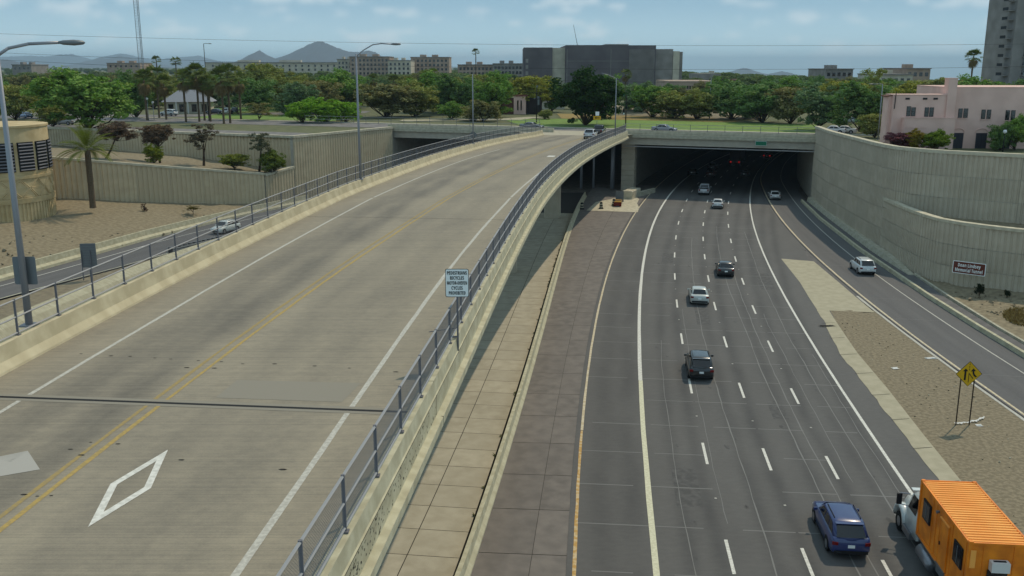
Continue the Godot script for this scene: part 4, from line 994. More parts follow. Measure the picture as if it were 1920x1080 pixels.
	for s in [[-3.25, 1.08, 0.75, 2.1, 0.86], [-3.3, 1.12, 0.72, 2.75, 0.8], [-4.1, 1.12, 0.72, 2.82, 0.8], [-4.85, 1.12, 0.72, 2.62, 0.8], [-5.15, 1.10, 0.72, 1.95, 0.9]]:
		var r := PackedVector3Array(); var w: float = s[1]
		for q in [[-w, s[2]], [-w, 1.75], [-w * s[4], s[3] - 0.1], [-w * s[4] * 0.8, s[3]], [w * s[4] * 0.8, s[3]], [w * s[4], s[3] - 0.1], [w, 1.75], [w, s[2]]]: r.append(Vector3(q[0], q[1], s[0]))
		rings.append(r)
	loft(st, rings, true); mesh_node("cab", done(st), wp, o)
	st = st_new(true); rings = []
	for s in [[-5.1, 0.92, 0.8, 1.98], [-5.7, 0.86, 0.75, 1.86], [-6.5, 0.74, 0.72, 1.66], [-6.75, 0.66, 0.75, 1.45]]:
		var r := PackedVector3Array(); var w: float = s[1]
		for q in [[-w, s[2]], [-w, s[3] - 0.25], [-w * 0.8, s[3]], [w * 0.8, s[3]], [w, s[3] - 0.25], [w, s[2]]]: r.append(Vector3(q[0], q[1], s[0]))
		rings.append(r)
	loft(st, rings, true); mesh_node("bonnet", done(st), wp, o)
	for sx in [-1.0, 1.0]:
		st = st_new(true); rings = []
		for k in 9:
			var a := PI * (0.02 + 0.96 * k / 8.0); var r := PackedVector3Array()
			for q in [[0.70, 0.62], [0.70, 0.74], [1.10, 0.76], [1.20, 0.70], [1.20, 0.6]]: r.append(Vector3(sx * q[0], 0.56 + sin(a) * q[1] * 1.2, -5.9 + cos(a) * q[1] * 1.15))
			rings.append(r)
		loft(st, rings, true); mesh_node("mudguard", done(st), wp, o)
		mesh_node("step", box_mesh(Vector3(sx * 1.08, 0.62, -4.5), Vector3(0.3, 0.34, 1.1)), M.rim, o)
		mesh_node("mirror", box_mesh(Vector3(sx * 1.52, 2.15, -4.95), Vector3(0.24, 0.56, 0.10)), M.dark, o)
		st = st_new(); tube(st, Vector3(sx * 1.05, 2.5, -4.8), Vector3(sx * 1.5, 2.46, -4.95), 0.025); tube(st, Vector3(sx * 1.1, 1.85, -4.8), Vector3(sx * 1.5, 1.88, -4.95), 0.025); mesh_node("mirror_arm", done(st), M.rim, o)
		st = st_new(); quad(st, Vector3(sx * 1.128, 1.85, -3.65), Vector3(sx * 1.128, 1.85, -4.75), Vector3(sx * 0.94, 2.55, -4.65), Vector3(sx * 0.94, 2.6, -3.7)); mesh_node("side_window", done(st), M.glass, o)
		for zz in [-5.9, 1.4, 2.6]:
			st = st_new(true); tube(st, Vector3(sx * 0.78, 0.5, zz), Vector3(sx * 1.14, 0.5, zz), 0.5, 0.5, 18); var wh := mesh_node("wheel", done(st), M.rubber, o)
			st = st_new(true); tube(st, Vector3(sx * 1.13, 0.5, zz), Vector3(sx * 1.15, 0.5, zz), 0.3, 0.22, 14); mesh_node("rim", done(st), M.rim, wh)
		st = st_new(true); tube(st, Vector3(sx * 0.98, 0.8, -3.12), Vector3(sx * 0.98, 3.1, -3.12), 0.07, 0.07, 8); mesh_node("exhaust", done(st), M.rim, o)
	st = st_new(); quad(st, Vector3(-0.86, 2.02, -5.16), Vector3(0.86, 2.02, -5.16), Vector3(0.78, 2.52, -4.93), Vector3(-0.78, 2.52, -4.93)); mesh_node("windscreen", done(st), M.glass, o)
	mesh_node("sun_visor", box_mesh(Vector3(0, 2.68, -4.95), Vector3(1.9, 0.04, 0.3)), wp, o)
	mesh_node("bumper", box_mesh(Vector3(0, 0.62, -6.85), Vector3(2.2, 0.34, 0.16)), M.rim, o)

func tunnel_lorry():
	var pos := v(53.0, 0.0, 226.0); var h := heading("RW", 226.0)
	var o := thing("articulated_lorry", "dark lorry with red tail lights deep in the tunnel", "lorry", pos, -h)
	mesh_node("trailer", box_mesh(Vector3(0, 2.4, -4.0), Vector3(2.5, 2.7, 11.0)), mat(Color(0.30, 0.30, 0.32), 0.6), o)
	mesh_node("cab", box_mesh(Vector3(0, 1.9, -11.2), Vector3(2.4, 2.6, 2.4)), M.dark, o)
	mesh_node("rear_frame", box_mesh(Vector3(0, 0.9, 1.45), Vector3(2.4, 0.25, 0.12)), M.red, o)
	for sx in [-1, 1]:
		mesh_node("tail_light", box_mesh(Vector3(sx * 0.95, 1.15, 1.54), Vector3(0.3, 0.2, 0.06)), M.red_lit, o)
		for zz in [-0.3, -1.6, -10.6]:
			var st := st_new(true); tube(st, Vector3(sx * 0.75, 0.5, zz), Vector3(sx * 1.2, 0.5, zz), 0.5, 0.5, 14); mesh_node("wheel", done(st), M.rubber, o)

func vehicles():
	var G := "cars driving away on the eastbound freeway"
	var put := func(label, kind, col, x, d, curve, lit = false):
		return car("car" if kind != "pickup" else "pickup_truck", label, kind, col, v(x, 0.008, d), -heading(curve, d), "", true, lit)
	put.call("dark blue sport utility car beside the orange container truck", "suv", Color(0.13, 0.20, 0.40), 16.4, 43.6, "LW")
	put.call("dark grey sport utility car straddling the first dashed lane line", "suv", Color(0.13, 0.14, 0.15), 14.45, 70.0, "LW")
	put.call("white saloon car with black rear window beside a dark grey saloon", "sedan", Color(0.72, 0.74, 0.72), 18.85, 93.2, "LW")
	put.call("dark grey saloon car a little ahead of a white saloon", "sedan", Color(0.14, 0.155, 0.16), 24.3, 106.0, "LW")
	put.call("white saloon car just short of the tunnel shadow", "sedan", Color(0.76, 0.78, 0.78), 34.6, 158.6, "LW")
	put.call("white pickup truck just inside the tunnel mouth", "pickup", Color(0.70, 0.72, 0.73), 35.8, 176.0, "LW")
	put.call("reddish saloon car inside the dark tunnel", "sedan", Color(0.42, 0.30, 0.28), 43.0, 205.0, "LW")
	put.call("dark car in the left lane inside the tunnel", "sedan", Color(0.08, 0.09, 0.10), 39.6, 208.0, "LW")
	put.call("dark car in the right lane inside the tunnel", "sedan", Color(0.09, 0.10, 0.11), 50.2, 205.0, "LW")
	put.call("dark car far ahead with lit red tail lights in the tunnel bend", "sedan", Color(0.10, 0.10, 0.11), 66.0, 246.0, "LW", true)
	put.call("grey car between the reddish saloon and the lorry in the tunnel", "suv", Color(0.35, 0.36, 0.38), 46.0, 218.0, "LW")
	put.call("white saloon car on the entrance road at the tunnel mouth", "sedan", Color(0.74, 0.75, 0.74), 46.9, 169.0, "R2")
	put.call("white sport utility car with black roof glass on the entrance road", "suv", Color(0.78, 0.80, 0.80), 40.35, 107.0, "R3")
	var wc := car("car", "white sport utility car coming toward the ramp on the westbound road", "suv", Color(0.78, 0.80, 0.78), v(-40.9, -0.04, 134.0), 0.0)
	wc.rotation.y = PI - 0.38
	var rc := car("car", "white sport utility car waiting at the top of the ramp", "suv", Color(0.74, 0.75, 0.76), v(13.6, hr(166) + 0.01, 166.0), -heading("P", 166))
	rc.rotation.x = atan((hr(168) - hr(164)) / 4.0)
	var rp := car("pickup_truck", "dark grey pickup truck in front of the white car on the ramp", "pickup", Color(0.16, 0.17, 0.19), v(16.0, STREET + 0.03, 176.8), -heading("P", 172))
	rp.position.y = STREET + 0.03
	car("car", "grey car with white roof crossing on the street above the tunnel", "sedan", Color(0.52, 0.53, 0.55), v(29.5, STREET + 0.012, portal_z(29.5) + 10.0), -PI / 2 - 0.37)
	car("car", "blurred grey car passing behind the end of the left ramp barrier", "sedan", Color(0.36, 0.38, 0.40), v(4.0, STREET + 0.012, portal_z(4.0) + 8.0), -PI / 2 - 0.37)
	for q in [["white sport utility car parked before the low white house", 317, 217, "suv", Color(0.78, 0.80, 0.80), 1.2], ["dark blue car parked right of the low white house", 403, 214, "sedan", Color(0.10, 0.13, 0.20), 1.4], ["white van-like car parked among the palm trunks", 425, 214, "suv", Color(0.80, 0.80, 0.79), 0.1], ["black car parked under the palm crowns", 441, 213, "suv", Color(0.05, 0.05, 0.06), 0.2], ["pale blue car seen between the pole and the big tree", 48, 221, "sedan", Color(0.45, 0.55, 0.68), 0.9], ["silver car parked beneath the biggest left tree", 120, 234, "suv", Color(0.55, 0.55, 0.55), 1.5]]:
		var p := gnd(q[1], q[2], STREET + 0.04)
		car("car", q[0], q[3], q[4], Vector3(p.x, STREET + 0.04, p.z), q[5], "", false)
	for q in [["white car roof just behind the top of the curved wall", 1560, 238, Color(0.75, 0.75, 0.74)], ["pale car behind the curved wall near the thin pole", 1580, 243, Color(0.7, 0.68, 0.64)]]:
		var p := far_at(q[1], q[2], 172.0)
		car("car", q[0], "sedan", q[3], Vector3(p.x, 11.31, p.z), 1.2, "", false)
	car("car", "silver car parked in the shade of the trees past the lawn", "sedan", Color(0.55, 0.58, 0.56), v(76.0, STREET + 0.03, 214.0), 1.0, "", false)

func text(parent, s: String, at: Vector3, size: float, m, bold := true):
	var t := TextMesh.new(); var f := SystemFont.new(); f.font_names = PackedStringArray(["Droid Sans"]); f.font_weight = 700 if bold else 400
	t.font = f; t.text = s; t.font_size = 64; t.pixel_size = size / 64.0; t.depth = 0.01
	var o := mesh_node("lettering", t, m, parent); o.position = at
	return o

func rounded(w: float, h: float, r: float) -> Array:
	var out := []
	for c in [[w / 2 - r, h / 2 - r, 0.0], [-w / 2 + r, h / 2 - r, PI / 2], [-w / 2 + r, -h / 2 + r, PI], [w / 2 - r, -h / 2 + r, PI * 1.5]]:
		for k in 5: out.append(Vector2(c[0] + cos(c[2] + k * PI / 8) * r, c[1] + sin(c[2] + k * PI / 8) * r))
	return out

func plate(parent, called, poly: Array, z: float, thick: float, m, off := Vector3.ZERO):
	var st := st_new(); var p := PackedVector2Array(poly); var t := Geometry2D.triangulate_polygon(p)
	for zz in [z, z + thick]:
		for k in range(0, t.size(), 3): tri(st, Vector3(p[t[k]].x, p[t[k]].y, zz) + off, Vector3(p[t[k + 1]].x, p[t[k + 1]].y, zz) + off, Vector3(p[t[k + 2]].x, p[t[k + 2]].y, zz) + off)
	for i in p.size():
		var a := p[i]; var b := p[(i + 1) % p.size()]
		quad(st, Vector3(a.x, a.y, z) + off, Vector3(b.x, b.y, z) + off, Vector3(b.x, b.y, z + thick) + off, Vector3(a.x, a.y, z + thick) + off)
	return mesh_node(called, done(st), m, parent)

func light_pole(label, base: Vector3, h: float, arm: Array, m, r := 0.11, group := "", head := true):
	var o := thing("light_pole", label, "lamp post", base, 0.0, group)
	var st := st_new(true); tube(st, Vector3.ZERO, Vector3.UP * h, r, r * 0.55, 10); mesh_node("pole", done(st), m, o)
	mesh_node("base_plate", box_mesh(Vector3(0, 0.03, 0), Vector3(r * 4, 0.06, r * 4)), m, o)
	if arm.size() > 1:
		st = st_new(true); path_tube(st, arm, r * 0.42, 7); mesh_node("arm", done(st), m, o)
		if head:
			var e: Vector3 = arm[-1]; var d: Vector3 = (arm[-1] - arm[-2]); d.y = 0; d = d.normalized()
			var b := Basis(d, Vector3.UP, d.cross(Vector3.UP)); st = st_new(true); var rr := []
			for s in [[0.0, 0.05, 0.04], [0.15, 0.13, 0.08], [0.5, 0.17, 0.1], [0.78, 0.12, 0.07], [0.85, 0.03, 0.02]]:
				var r2 := PackedVector3Array()
				for k in 8: r2.append(e + b * Vector3(s[0], cos(TAU * k / 8) * s[2], sin(TAU * k / 8) * s[1]))
				rr.append(r2)
			loft(st, rr, true); mesh_node("lamp_head", done(st), M.sign_back, o)
	return o

func signs():
	# rules sign fixed outside the ramp parapet
	var d := 33.0; var hd := heading("P", d)
	var q := far_at(859, 670, 31.6); var o := thing("rules_sign", "white rules sign with black lettering on the ramp parapet", "sign", Vector3(q.x, 13.0, q.z))
	var st := st_new(); box(st, Vector3(0, 1.65, 0), Vector3(0.06, 3.3, 0.06)); mesh_node("post", done(st), M.post, o)
	for yy in [0.25, 0.9]: mesh_node("bracket", box_mesh(Vector3(-0.16, yy, 0), Vector3(0.34, 0.06, 0.05)), M.post, o)
	mesh_node("strut", box_mesh(Vector3(-0.5, 1.15, 0.0), Vector3(1.0, 0.025, 0.025), Basis(Vector3(0, 0, 1), 0.15)), M.post, o)
	var bd: MeshInstance3D = plate(o, "board", rounded(0.80, 0.98, 0.06), 0.04, 0.012, M.sign_black, Vector3(0, 2.82, 0))
	plate(bd, "face", rounded(0.765, 0.945, 0.05), 0.053, 0.004, M.sign_white, Vector3(0, 2.82, 0))
	var rows := ["PEDESTRIANS", "BICYCLES", "MOTOR-DRIVEN", "CYCLES", "PROHIBITED"]
	var wid := [0.67, 0.47, 0.68, 0.38, 0.57]
	for i in 5:
		var tx: MeshInstance3D = text(bd, rows[i], Vector3(0, 2.82 + 0.35 - i * 0.175, 0.062), 0.16, M.sign_black); tx.scale.x = wid[i] / tx.mesh.get_aabb().size.x
	# merging-lane warning diamond on two posts
	var a := gnd(1792, 797, 0.02); var b := gnd(1817, 797, 0.02); var m := (a + b) / 2.0
	o = thing("warning_sign", "yellow diamond sign with two black arrows on thin posts", "sign", m)
	for s in [-1, 1]: mesh_node("post", box_mesh(Vector3(s * 0.44, 1.85, 0), Vector3(0.06, 3.9, 0.06)), mat(Color(0.22, 0.17, 0.12), 0.8), o)
	var R := 0.86; var dm := [Vector2(0, R), Vector2(-R, 0), Vector2(0, -R), Vector2(R, 0)]
	bd = plate(o, "board", dm, 0.04, 0.012, M.sign_black, Vector3(0.02, 3.55, 0)); var sc := []
	for p in dm: sc.append(p * 0.955)
	plate(bd, "face", sc, 0.053, 0.004, M.sign_yellow, Vector3(0.02, 3.55, 0))
	var arrow := func(pts: Array, w: float):
		for i in pts.size() - 1:
			var u: Vector2 = (pts[i + 1] - pts[i]).normalized(); var n := Vector2(-u.y, u.x) * w
			plate(bd, "arrow", [pts[i] + n, pts[i + 1] + n + u * 0.02, pts[i + 1] - n + u * 0.02, pts[i] - n], 0.058, 0.004, M.sign_black, Vector3(0.02, 3.55, 0))
		var e: Vector2 = pts[-1]; var u2: Vector2 = (pts[-1] - pts[-2]).normalized(); var n2 := Vector2(-u2.y, u2.x)
		plate(bd, "arrow_head", [e + n2 * 0.17, e + u2 * 0.2, e - n2 * 0.17], 0.058, 0.004, M.sign_black, Vector3(0.02, 3.55, 0))
	arrow.call([Vector2(-0.24, -0.42), Vector2(-0.24, 0.0), Vector2(-0.24, 0.18)], 0.062)
	arrow.call([Vector2(0.5, -0.2), Vector2(0.36, -0.1), Vector2(0.28, 0.05), Vector2(0.27, 0.18)], 0.055)
	for p in [[0.0, 0.66], [0.0, 0.48], [0.0, 0.3], [0.0, -0.3], [0.0, -0.5]]: plate(bd, "line", [Vector2(p[0] - 0.018, p[1] - 0.06), Vector2(p[0] + 0.018, p[1] - 0.06), Vector2(p[0] + 0.018, p[1] + 0.06), Vector2(p[0] - 0.018, p[1] + 0.06)], 0.058, 0.004, M.sign_black, Vector3(0.02, 3.55, 0))
	plate(bd, "line", [Vector2(-0.018, -0.58), Vector2(0.018, -0.58), Vector2(0.018, 0.06), Vector2(-0.018, 0.1)], 0.058, 0.0045, M.sign_black, Vector3(0.02, 3.55, 0))
	plate(bd, "line", [Vector2(0.02, -0.02), Vector2(0.28, -0.34), Vector2(0.31, -0.31), Vector2(0.04, 0.04)], 0.058, 0.0045, M.sign_black, Vector3(0.02, 3.55, 0))
	# a torn white plastic strip caught at the posts, and other litter
	var lit := thing("litter", "torn white plastic strip caught at the yellow sign posts", "litter", a + Vector3(0, 0.0, -0.1)); st = st_new(); var prev = null
	for i in 12:
		var c := Vector3(-0.05 + i * 0.235, 0.04 + (0.02 if i % 3 else 0.06), -0.01 * i * i + bound(-0.05, 0.05)); var w := bound(0.06, 0.14)
		if prev != null: quad(st, prev[0], prev[1], c + Vector3(0, 0.03, -w), c + Vector3(0, -0.0, w))
		prev = [c + Vector3(0, 0.03, -w), c + Vector3(0, 0.0, w)]
	mesh_node("strip", done(st), M.litter, lit)
	for l in [["white scrap of paper on the dirt island near the gore", 1678, 691, 0.0, 0.35], ["pale scrap lying beside the entrance road line", 1745, 672, 0.0, 0.55], ["small white scrap beside the plastic strip", 1836, 798, 0.0, 0.25], ["white scrap on the left dirt bank", 114, 445, 0.9, 0.7], ["crumpled white paper on the left dirt bank below the sign back", 145, 455, 0.5, 0.6], ["broken black tyre strip lying over the gutter", 1550, 611, 0.06, 0.9]]:
		var p := gnd(l[1], l[2], l[3]); st = st_new(); var s: float = l[4]
		for k in 5: quad(st, p + Vector3(bound(-s, 0), bound(0.03, 0.09), bound(-0.2, 0.2)), p + Vector3(bound(0, s), bound(0.03, 0.1), bound(-0.2, 0.2)), p + Vector3(bound(0, s), bound(0.0, 0.05), bound(0.1, 0.25)), p + Vector3(bound(-s, 0), 0.02, bound(0.1, 0.25)))
		tag(mesh_node("litter", done(st), M.tar if l[0].begins_with("broken") else M.litter), l[0], "litter")
	# brown memorial board on the right wall
	var c0 := far_at(1789, 502, 98.6); c0 = far_at(1817, 503, 96.2)
	o = thing("memorial_sign", "brown board with white lettering on the lower right wall", "sign", c0, 0.0); o.rotation.y = -0.70
	bd = plate(o, "board", rounded(3.2, 1.3, 0.08), 0.0, 0.05, M.sign_white); plate(bd, "face", rounded(3.06, 1.17, 0.06), 0.051, 0.006, M.sign_brown)
	for q2 in [["Dean Lindsey", 0.25, 2.2], ["Memorial Tunnel", -0.26, 2.65]]:
		var tx2: MeshInstance3D = text(bd, q2[0], Vector3(0, q2[1], 0.06), 0.5, M.sign_white); tx2.scale.x = q2[2] / tx2.mesh.get_aabb().size.x
	for s in [-1.1, 1.1]: mesh_node("mount", box_mesh(Vector3(s, 0, -0.25), Vector3(0.1, 1.0, 0.5)), M.post, o)
	# sign backs left of the ramp
	var g := gnd(166, 525, -0.05); o = thing("exit_sign", "back of a tall grey sign standing on the dirt median", "sign", g, 0.12)
	for s in [-0.5, 0.45]: mesh_node("post", box_mesh(Vector3(s, 1.6, 0), Vector3(0.09, 3.4, 0.09)), M.post, o)
	mesh_node("board", box_mesh(Vector3(0.25, 2.75, -0.08), Vector3(1.65, 2.7, 0.04)), M.sign_back, o)
	for k in 9: mesh_node("brace", box_mesh(Vector3(0.25, 1.6 + k * 0.29, -0.045), Vector3(1.55, 0.05, 0.03)), M.post, o)
	# lamp posts along the ramp
	var lb := v(cx("B", 33.2) - 0.72, hr(33.2) + 0.86, 33.2)
	var lp: Node3D = light_pole("tall grey lamp post with a sign back on the left ramp barrier", lb, 9.6, [Vector3(0, 9.5, 0), Vector3(0.35, 9.75, -0.1), Vector3(1.0, 9.9, -0.25), Vector3(1.9, 9.95, -0.5)], M.pole, 0.13)
	plate(lp, "sign_back", rounded(0.82, 1.02, 0.06), -0.2, 0.02, M.sign_back, Vector3(-0.02, 2.0, 0)); mesh_node("sign_clamp", box_mesh(Vector3(0, 2.0, -0.14), Vector3(0.1, 0.5, 0.12)), M.post, lp)
	var l2 := v(cx("B", 81.0) - 0.36, hr(81.0) + 0.86, 81.0)
	light_pole("grey lamp post with a long curved arm over the ramp", l2, 10.4, [Vector3(0, 10.2, 0), Vector3(0.6, 10.7, 0), Vector3(1.4, 11.15, 0), Vector3(2.1, 11.25, 0), Vector3(2.9, 11.2, 0)], M.pole, 0.12)
	var l3 := v(cx("B", 135.0) - 0.36, hr(135.0) + 0.86, 135.0)
	lp = light_pole("thin grey lamp post with a diamond sign back", l3, 9.6, [], M.pole, 0.11)
	plate(lp, "sign_back", [Vector2(0, 0.62), Vector2(-0.62, 0), Vector2(0, -0.62), Vector2(0.62, 0)], -0.15, 0.02, M.sign_back, Vector3(0, 1.2, 0)); mesh_node("sign_clamp", box_mesh(Vector3(0, 1.2, -0.09), Vector3(0.1, 0.4, 0.1)), M.post, lp)
	var l4 := v(cx("P", 158.0) + 0.04, hr(158.0) + 0.86, 158.0)
	light_pole("grey lamp post with its arm pointing back over the ramp", l4, 9.3, [Vector3(0, 9.2, 0), Vector3(-1.0, 9.7, -0.2), Vector3(-2.4, 10.1, -0.4)], M.pole, 0.11, "", false)
	for p in [["black park lamp post with a square head among palms", 392, 226, 82, M.black, 1.0], ["thin grey lamp post standing on the park lawn", 1330, 224, 146, M.pole, 0.0], ["thin grey pole before the dark trees behind the wall", 1588, 240, 190, M.pole, 0.6], ["tall thin pole at the corner of the tan building", 1646, 262, 158, M.pole, -1.4]]:
		var hgt: float = 11.3 if p[1] > 1500 else STREET; var base: Vector3 = gnd(p[1], p[2], hgt); var top := far_at(p[1], p[3], -base.z); var H: float = top.y - base.y
		light_pole(p[0], base, H, [Vector3(0, H, 0), Vector3(p[5] * 0.5, H + 0.05, 0), Vector3(p[5], H + 0.03, 0)] if p[5] != 0.0 else [], p[4], 0.12)
	for p in [["short park lamp with a white globe beside the leftmost palms", 279, 226, 187], ["white globe park lamp touching the palm trunks", 289, 224, 194], ["small park lamp with white lantern before the tan building", 1880, 285, 250]]:
		var hgt: float = 11.3 if p[1] > 1500 else STREET; var base: Vector3 = gnd(p[1], p[2], hgt); var H: float = far_at(p[1], p[3], -base.z).y - base.y
		o = thing("park_lamp", p[0], "lamp post", base); st = st_new(true); tube(st, Vector3.ZERO, Vector3.UP * H, 0.08, 0.05, 8); mesh_node("pole", done(st), M.dark if p[1] > 1500 else M.pole, o)
		var sp := SphereMesh.new(); sp.radius = 0.26; sp.height = 0.6; sp.radial_segments = 12; sp.rings = 8; mesh_node("globe", sp, M.lamp, o).position = Vector3.UP * (H + 0.25)
		mesh_node("cap", box_mesh(Vector3.UP * (H + 0.56), Vector3(0.3, 0.06, 0.3)), M.dark, o)
	# traffic signals at the top of the ramp
	var base := gnd(1173, 236, STREET); o = thing("traffic_signal", "black signal mast with a green street sign on its arm", "traffic signal", base)
	var hs := far_at(1173, 172, -base.z).y - base.y
	st = st_new(true); tube(st, Vector3.ZERO, Vector3.UP * hs, 0.13, 0.09, 10); mesh_node("mast", done(st), M.black, o)
	st = st_new(true); tube(st, Vector3(0, hs - 0.4, 0), Vector3(-9.2, hs + 0.1, 0), 0.09, 0.05, 8); mesh_node("arm", done(st), M.dark, o)
	var gs := mesh_node("street_sign", box_mesh(Vector3(-1.6, hs - 0.55, 0.12), Vector3(2.5, 0.65, 0.05)), M.sign_green, o)
	for yy in [-0.3, 0.3]: mesh_node("border", box_mesh(Vector3(-1.6, hs - 0.55 + yy, 0.15), Vector3(2.46, 0.035, 0.008)), M.sign_white, gs)
	for x in [-4.4, -5.6, -9.0]:
		var hd2 := mesh_node("signal_head", box_mesh(Vector3(x, hs - 0.75, 0.1), Vector3(0.42, 1.15, 0.3)), M.black, o)
		for k in 3: mesh_node("lens", box_mesh(Vector3(x, hs - 0.4 - k * 0.34, 0.26), Vector3(0.24, 0.24, 0.02)), M.dark, hd2)
	mesh_node("turn_sign", box_mesh(Vector3(-4.55, hs - 1.15, 0.3), Vector3(0.6, 0.75, 0.03)), M.sign_white, o)
	mesh_node("turn_sign", box_mesh(Vector3(-9.0, hs - 1.25, 0.3), Vector3(0.35, 0.35, 0.03)), M.sign_white, o)
	mesh_node("signal_head", box_mesh(Vector3(-0.5, 3.0, 0.1), Vector3(0.4, 1.1, 0.35)), M.black, o); mesh_node("walk_sign", box_mesh(Vector3(-0.5, 2.6, 0.3), Vector3(0.3, 0.3, 0.03)), M.sign_white, o)
	base = gnd(1006, 230, STREET); o = thing("traffic_signal", "black signal pole left of the ramp end before the brick pavilion", "traffic signal", base)
	hs = far_at(1006, 160, -base.z).y - base.y
	st = st_new(true); tube(st, Vector3.ZERO, Vector3.UP * hs, 0.12, 0.07, 10); mesh_node("mast", done(st), M.black, o)
	for e in [[-0.5, 2.9], [0.6, 3.4]]: mesh_node("signal_head", box_mesh(Vector3(e[0], e[1], 0.1), Vector3(0.42, 1.15, 0.4)), M.black, o)
	for e in [[0.35, 5.6, 0.5, 0.55], [-0.45, 5.4, 0.4, 0.25], [0.1, 8.0, 0.4, 0.4], [0.4, 4.5, 0.4, 1.3]]: mesh_node("signal_sign", box_mesh(Vector3(e[0], e[1], 0.12), Vector3(e[2], e[3], 0.05)), M.sign_back, o)
	# yellow arrow board on the lawn
	base = gnd(1119, 240, STREET + 0.1); o = thing("arrow_sign", "yellow sign with a black left arrow below a white sign", "sign", base)
	var ys: float = far_at(1119, 221, -base.z).y - base.y
	mesh_node("post", box_mesh(Vector3(0, ys * 0.5 + 0.6, 0), Vector3(0.08, ys + 1.2, 0.08)), M.post, o)
	mesh_node("board", box_mesh(Vector3(0, ys, 0.06), Vector3(1.5, 0.72, 0.03)), M.sign_yellow, o)
	plate(o, "arrow", [Vector2(-0.5, 0), Vector2(-0.15, 0.24), Vector2(-0.15, 0.08), Vector2(0.5, 0.08), Vector2(0.5, -0.08), Vector2(-0.15, -0.08), Vector2(-0.15, -0.24)], 0.08, 0.006, M.sign_black, Vector3(0, ys, 0))
	mesh_node("white_sign", box_mesh(Vector3(0.05, ys + 0.85, 0.06), Vector3(0.75, 0.8, 0.03)), M.sign_white, o)

func roadworks():
	# concrete pad at the tunnel gore with drums and a yellow impact attenuator
	struct("gore_pad", poly_mesh(V2([[12.2, 154.6], [15.4, 153.9], [20.4, 152.7], [21.3, 158], [21.6, 163], [22.6, 168], [22.6, 172.5], [20.2, 172.5], [17.5, 168.2], [14.6, 164.5]]), 0.02), M.cap)
	for q in [["striped drum on the low barrier's shaded side", 1091, 392], ["striped drum at the left edge of the pale gore pad", 1127, 391], ["striped drum beside the yellow crash attenuator", 1151, 385]]:
		var p := gnd(q[1], q[2], 0.03); var o := thing("traffic_drum", q[0], "traffic drum", p); var st: SurfaceTool
		for k in 5:
			st = st_new(true); tube(st, Vector3.UP * (0.02 + k * 0.2), Vector3.UP * (0.22 + k * 0.2), 0.32 - k * 0.02, 0.31 - k * 0.02, 14); mesh_node("band", done(st), M.dark if k % 2 == 0 else M.concrete, o)
		mesh_node("handle", box_mesh(Vector3(0, 1.07, 0), Vector3(0.22, 0.12, 0.05)), M.dark, o)
		mesh_node("foot", box_mesh(Vector3(0, 0.03, 0), Vector3(0.75, 0.06, 0.75)), M.rubber, o)
	var c := gnd(1158, 387, 0.03); var o := thing("crash_attenuator", "yellow and red crash attenuator in front of the tunnel pillar", "crash cushion", c, -0.15)
	for k in 4:
		var st := st_new(); bevel_box(st, Vector3(0.0, 0.5, -k * 0.95), Vector3(1.1, 0.7, 0.86), 0.06); mesh_node("cartridge", done(st), M.attenuator if k % 2 == 0 else M.dark, o)
		for s in [-1, 1]: mesh_node("fender", box_mesh(Vector3(s * 0.6, 0.5, -k * 0.95), Vector3(0.06, 0.4, 0.9)), M.attenuator if k % 2 else M.post, o)
	mesh_node("nose_board", box_mesh(Vector3(0, 0.42, 0.5), Vector3(1.3, 0.7, 0.08)), mat(Color(0.40, 0.10, 0.06), 0.7), o)
	mesh_node("back_board", box_mesh(Vector3(0.15, 1.15, -4.0), Vector3(1.4, 1.9, 0.12)), M.sign_back, o)
	mesh_node("rail", box_mesh(Vector3(0, 0.1, -1.8), Vector3(0.5, 0.12, 5.0)), M.post, o)
	var e := v(21.6, 0, 171.0); o = thing("end_block", "pale concrete block at the foot of the tunnel pillar", "barrier", e, -0.4)
	var st2 := st_new(); bevel_box(st2, Vector3(0, 0.7, 0), Vector3(1.9, 1.5, 5.5), 0.12); mesh_node("block", done(st2), M.cap, o)
	mesh_node("wing", box_mesh(Vector3(1.3, 0.42, -3.6), Vector3(0.5, 0.85, 9.0), Basis(Vector3.UP, -0.18)), M.concrete, o)
	# guard-rail attenuator behind the left ramp barrier
	var a := gnd(322, 478, 0.0); o = thing("crash_cushion", "black and silver railed crash cushion beside the westbound road", "crash cushion", a); o.rotation.y = -0.45
	for k in 12: mesh_node("diaphragm", box_mesh(Vector3(0, 0.5, -k * 0.85), Vector3(1.0, 0.8, 0.09)), M.black, o)
	for s in [-1, 1]:
		for yy in [0.32, 0.6, 0.86]: mesh_node("rail", box_mesh(Vector3(s * 0.56, yy, -4.7), Vector3(0.07, 0.15, 10.0)), M.steel, o)

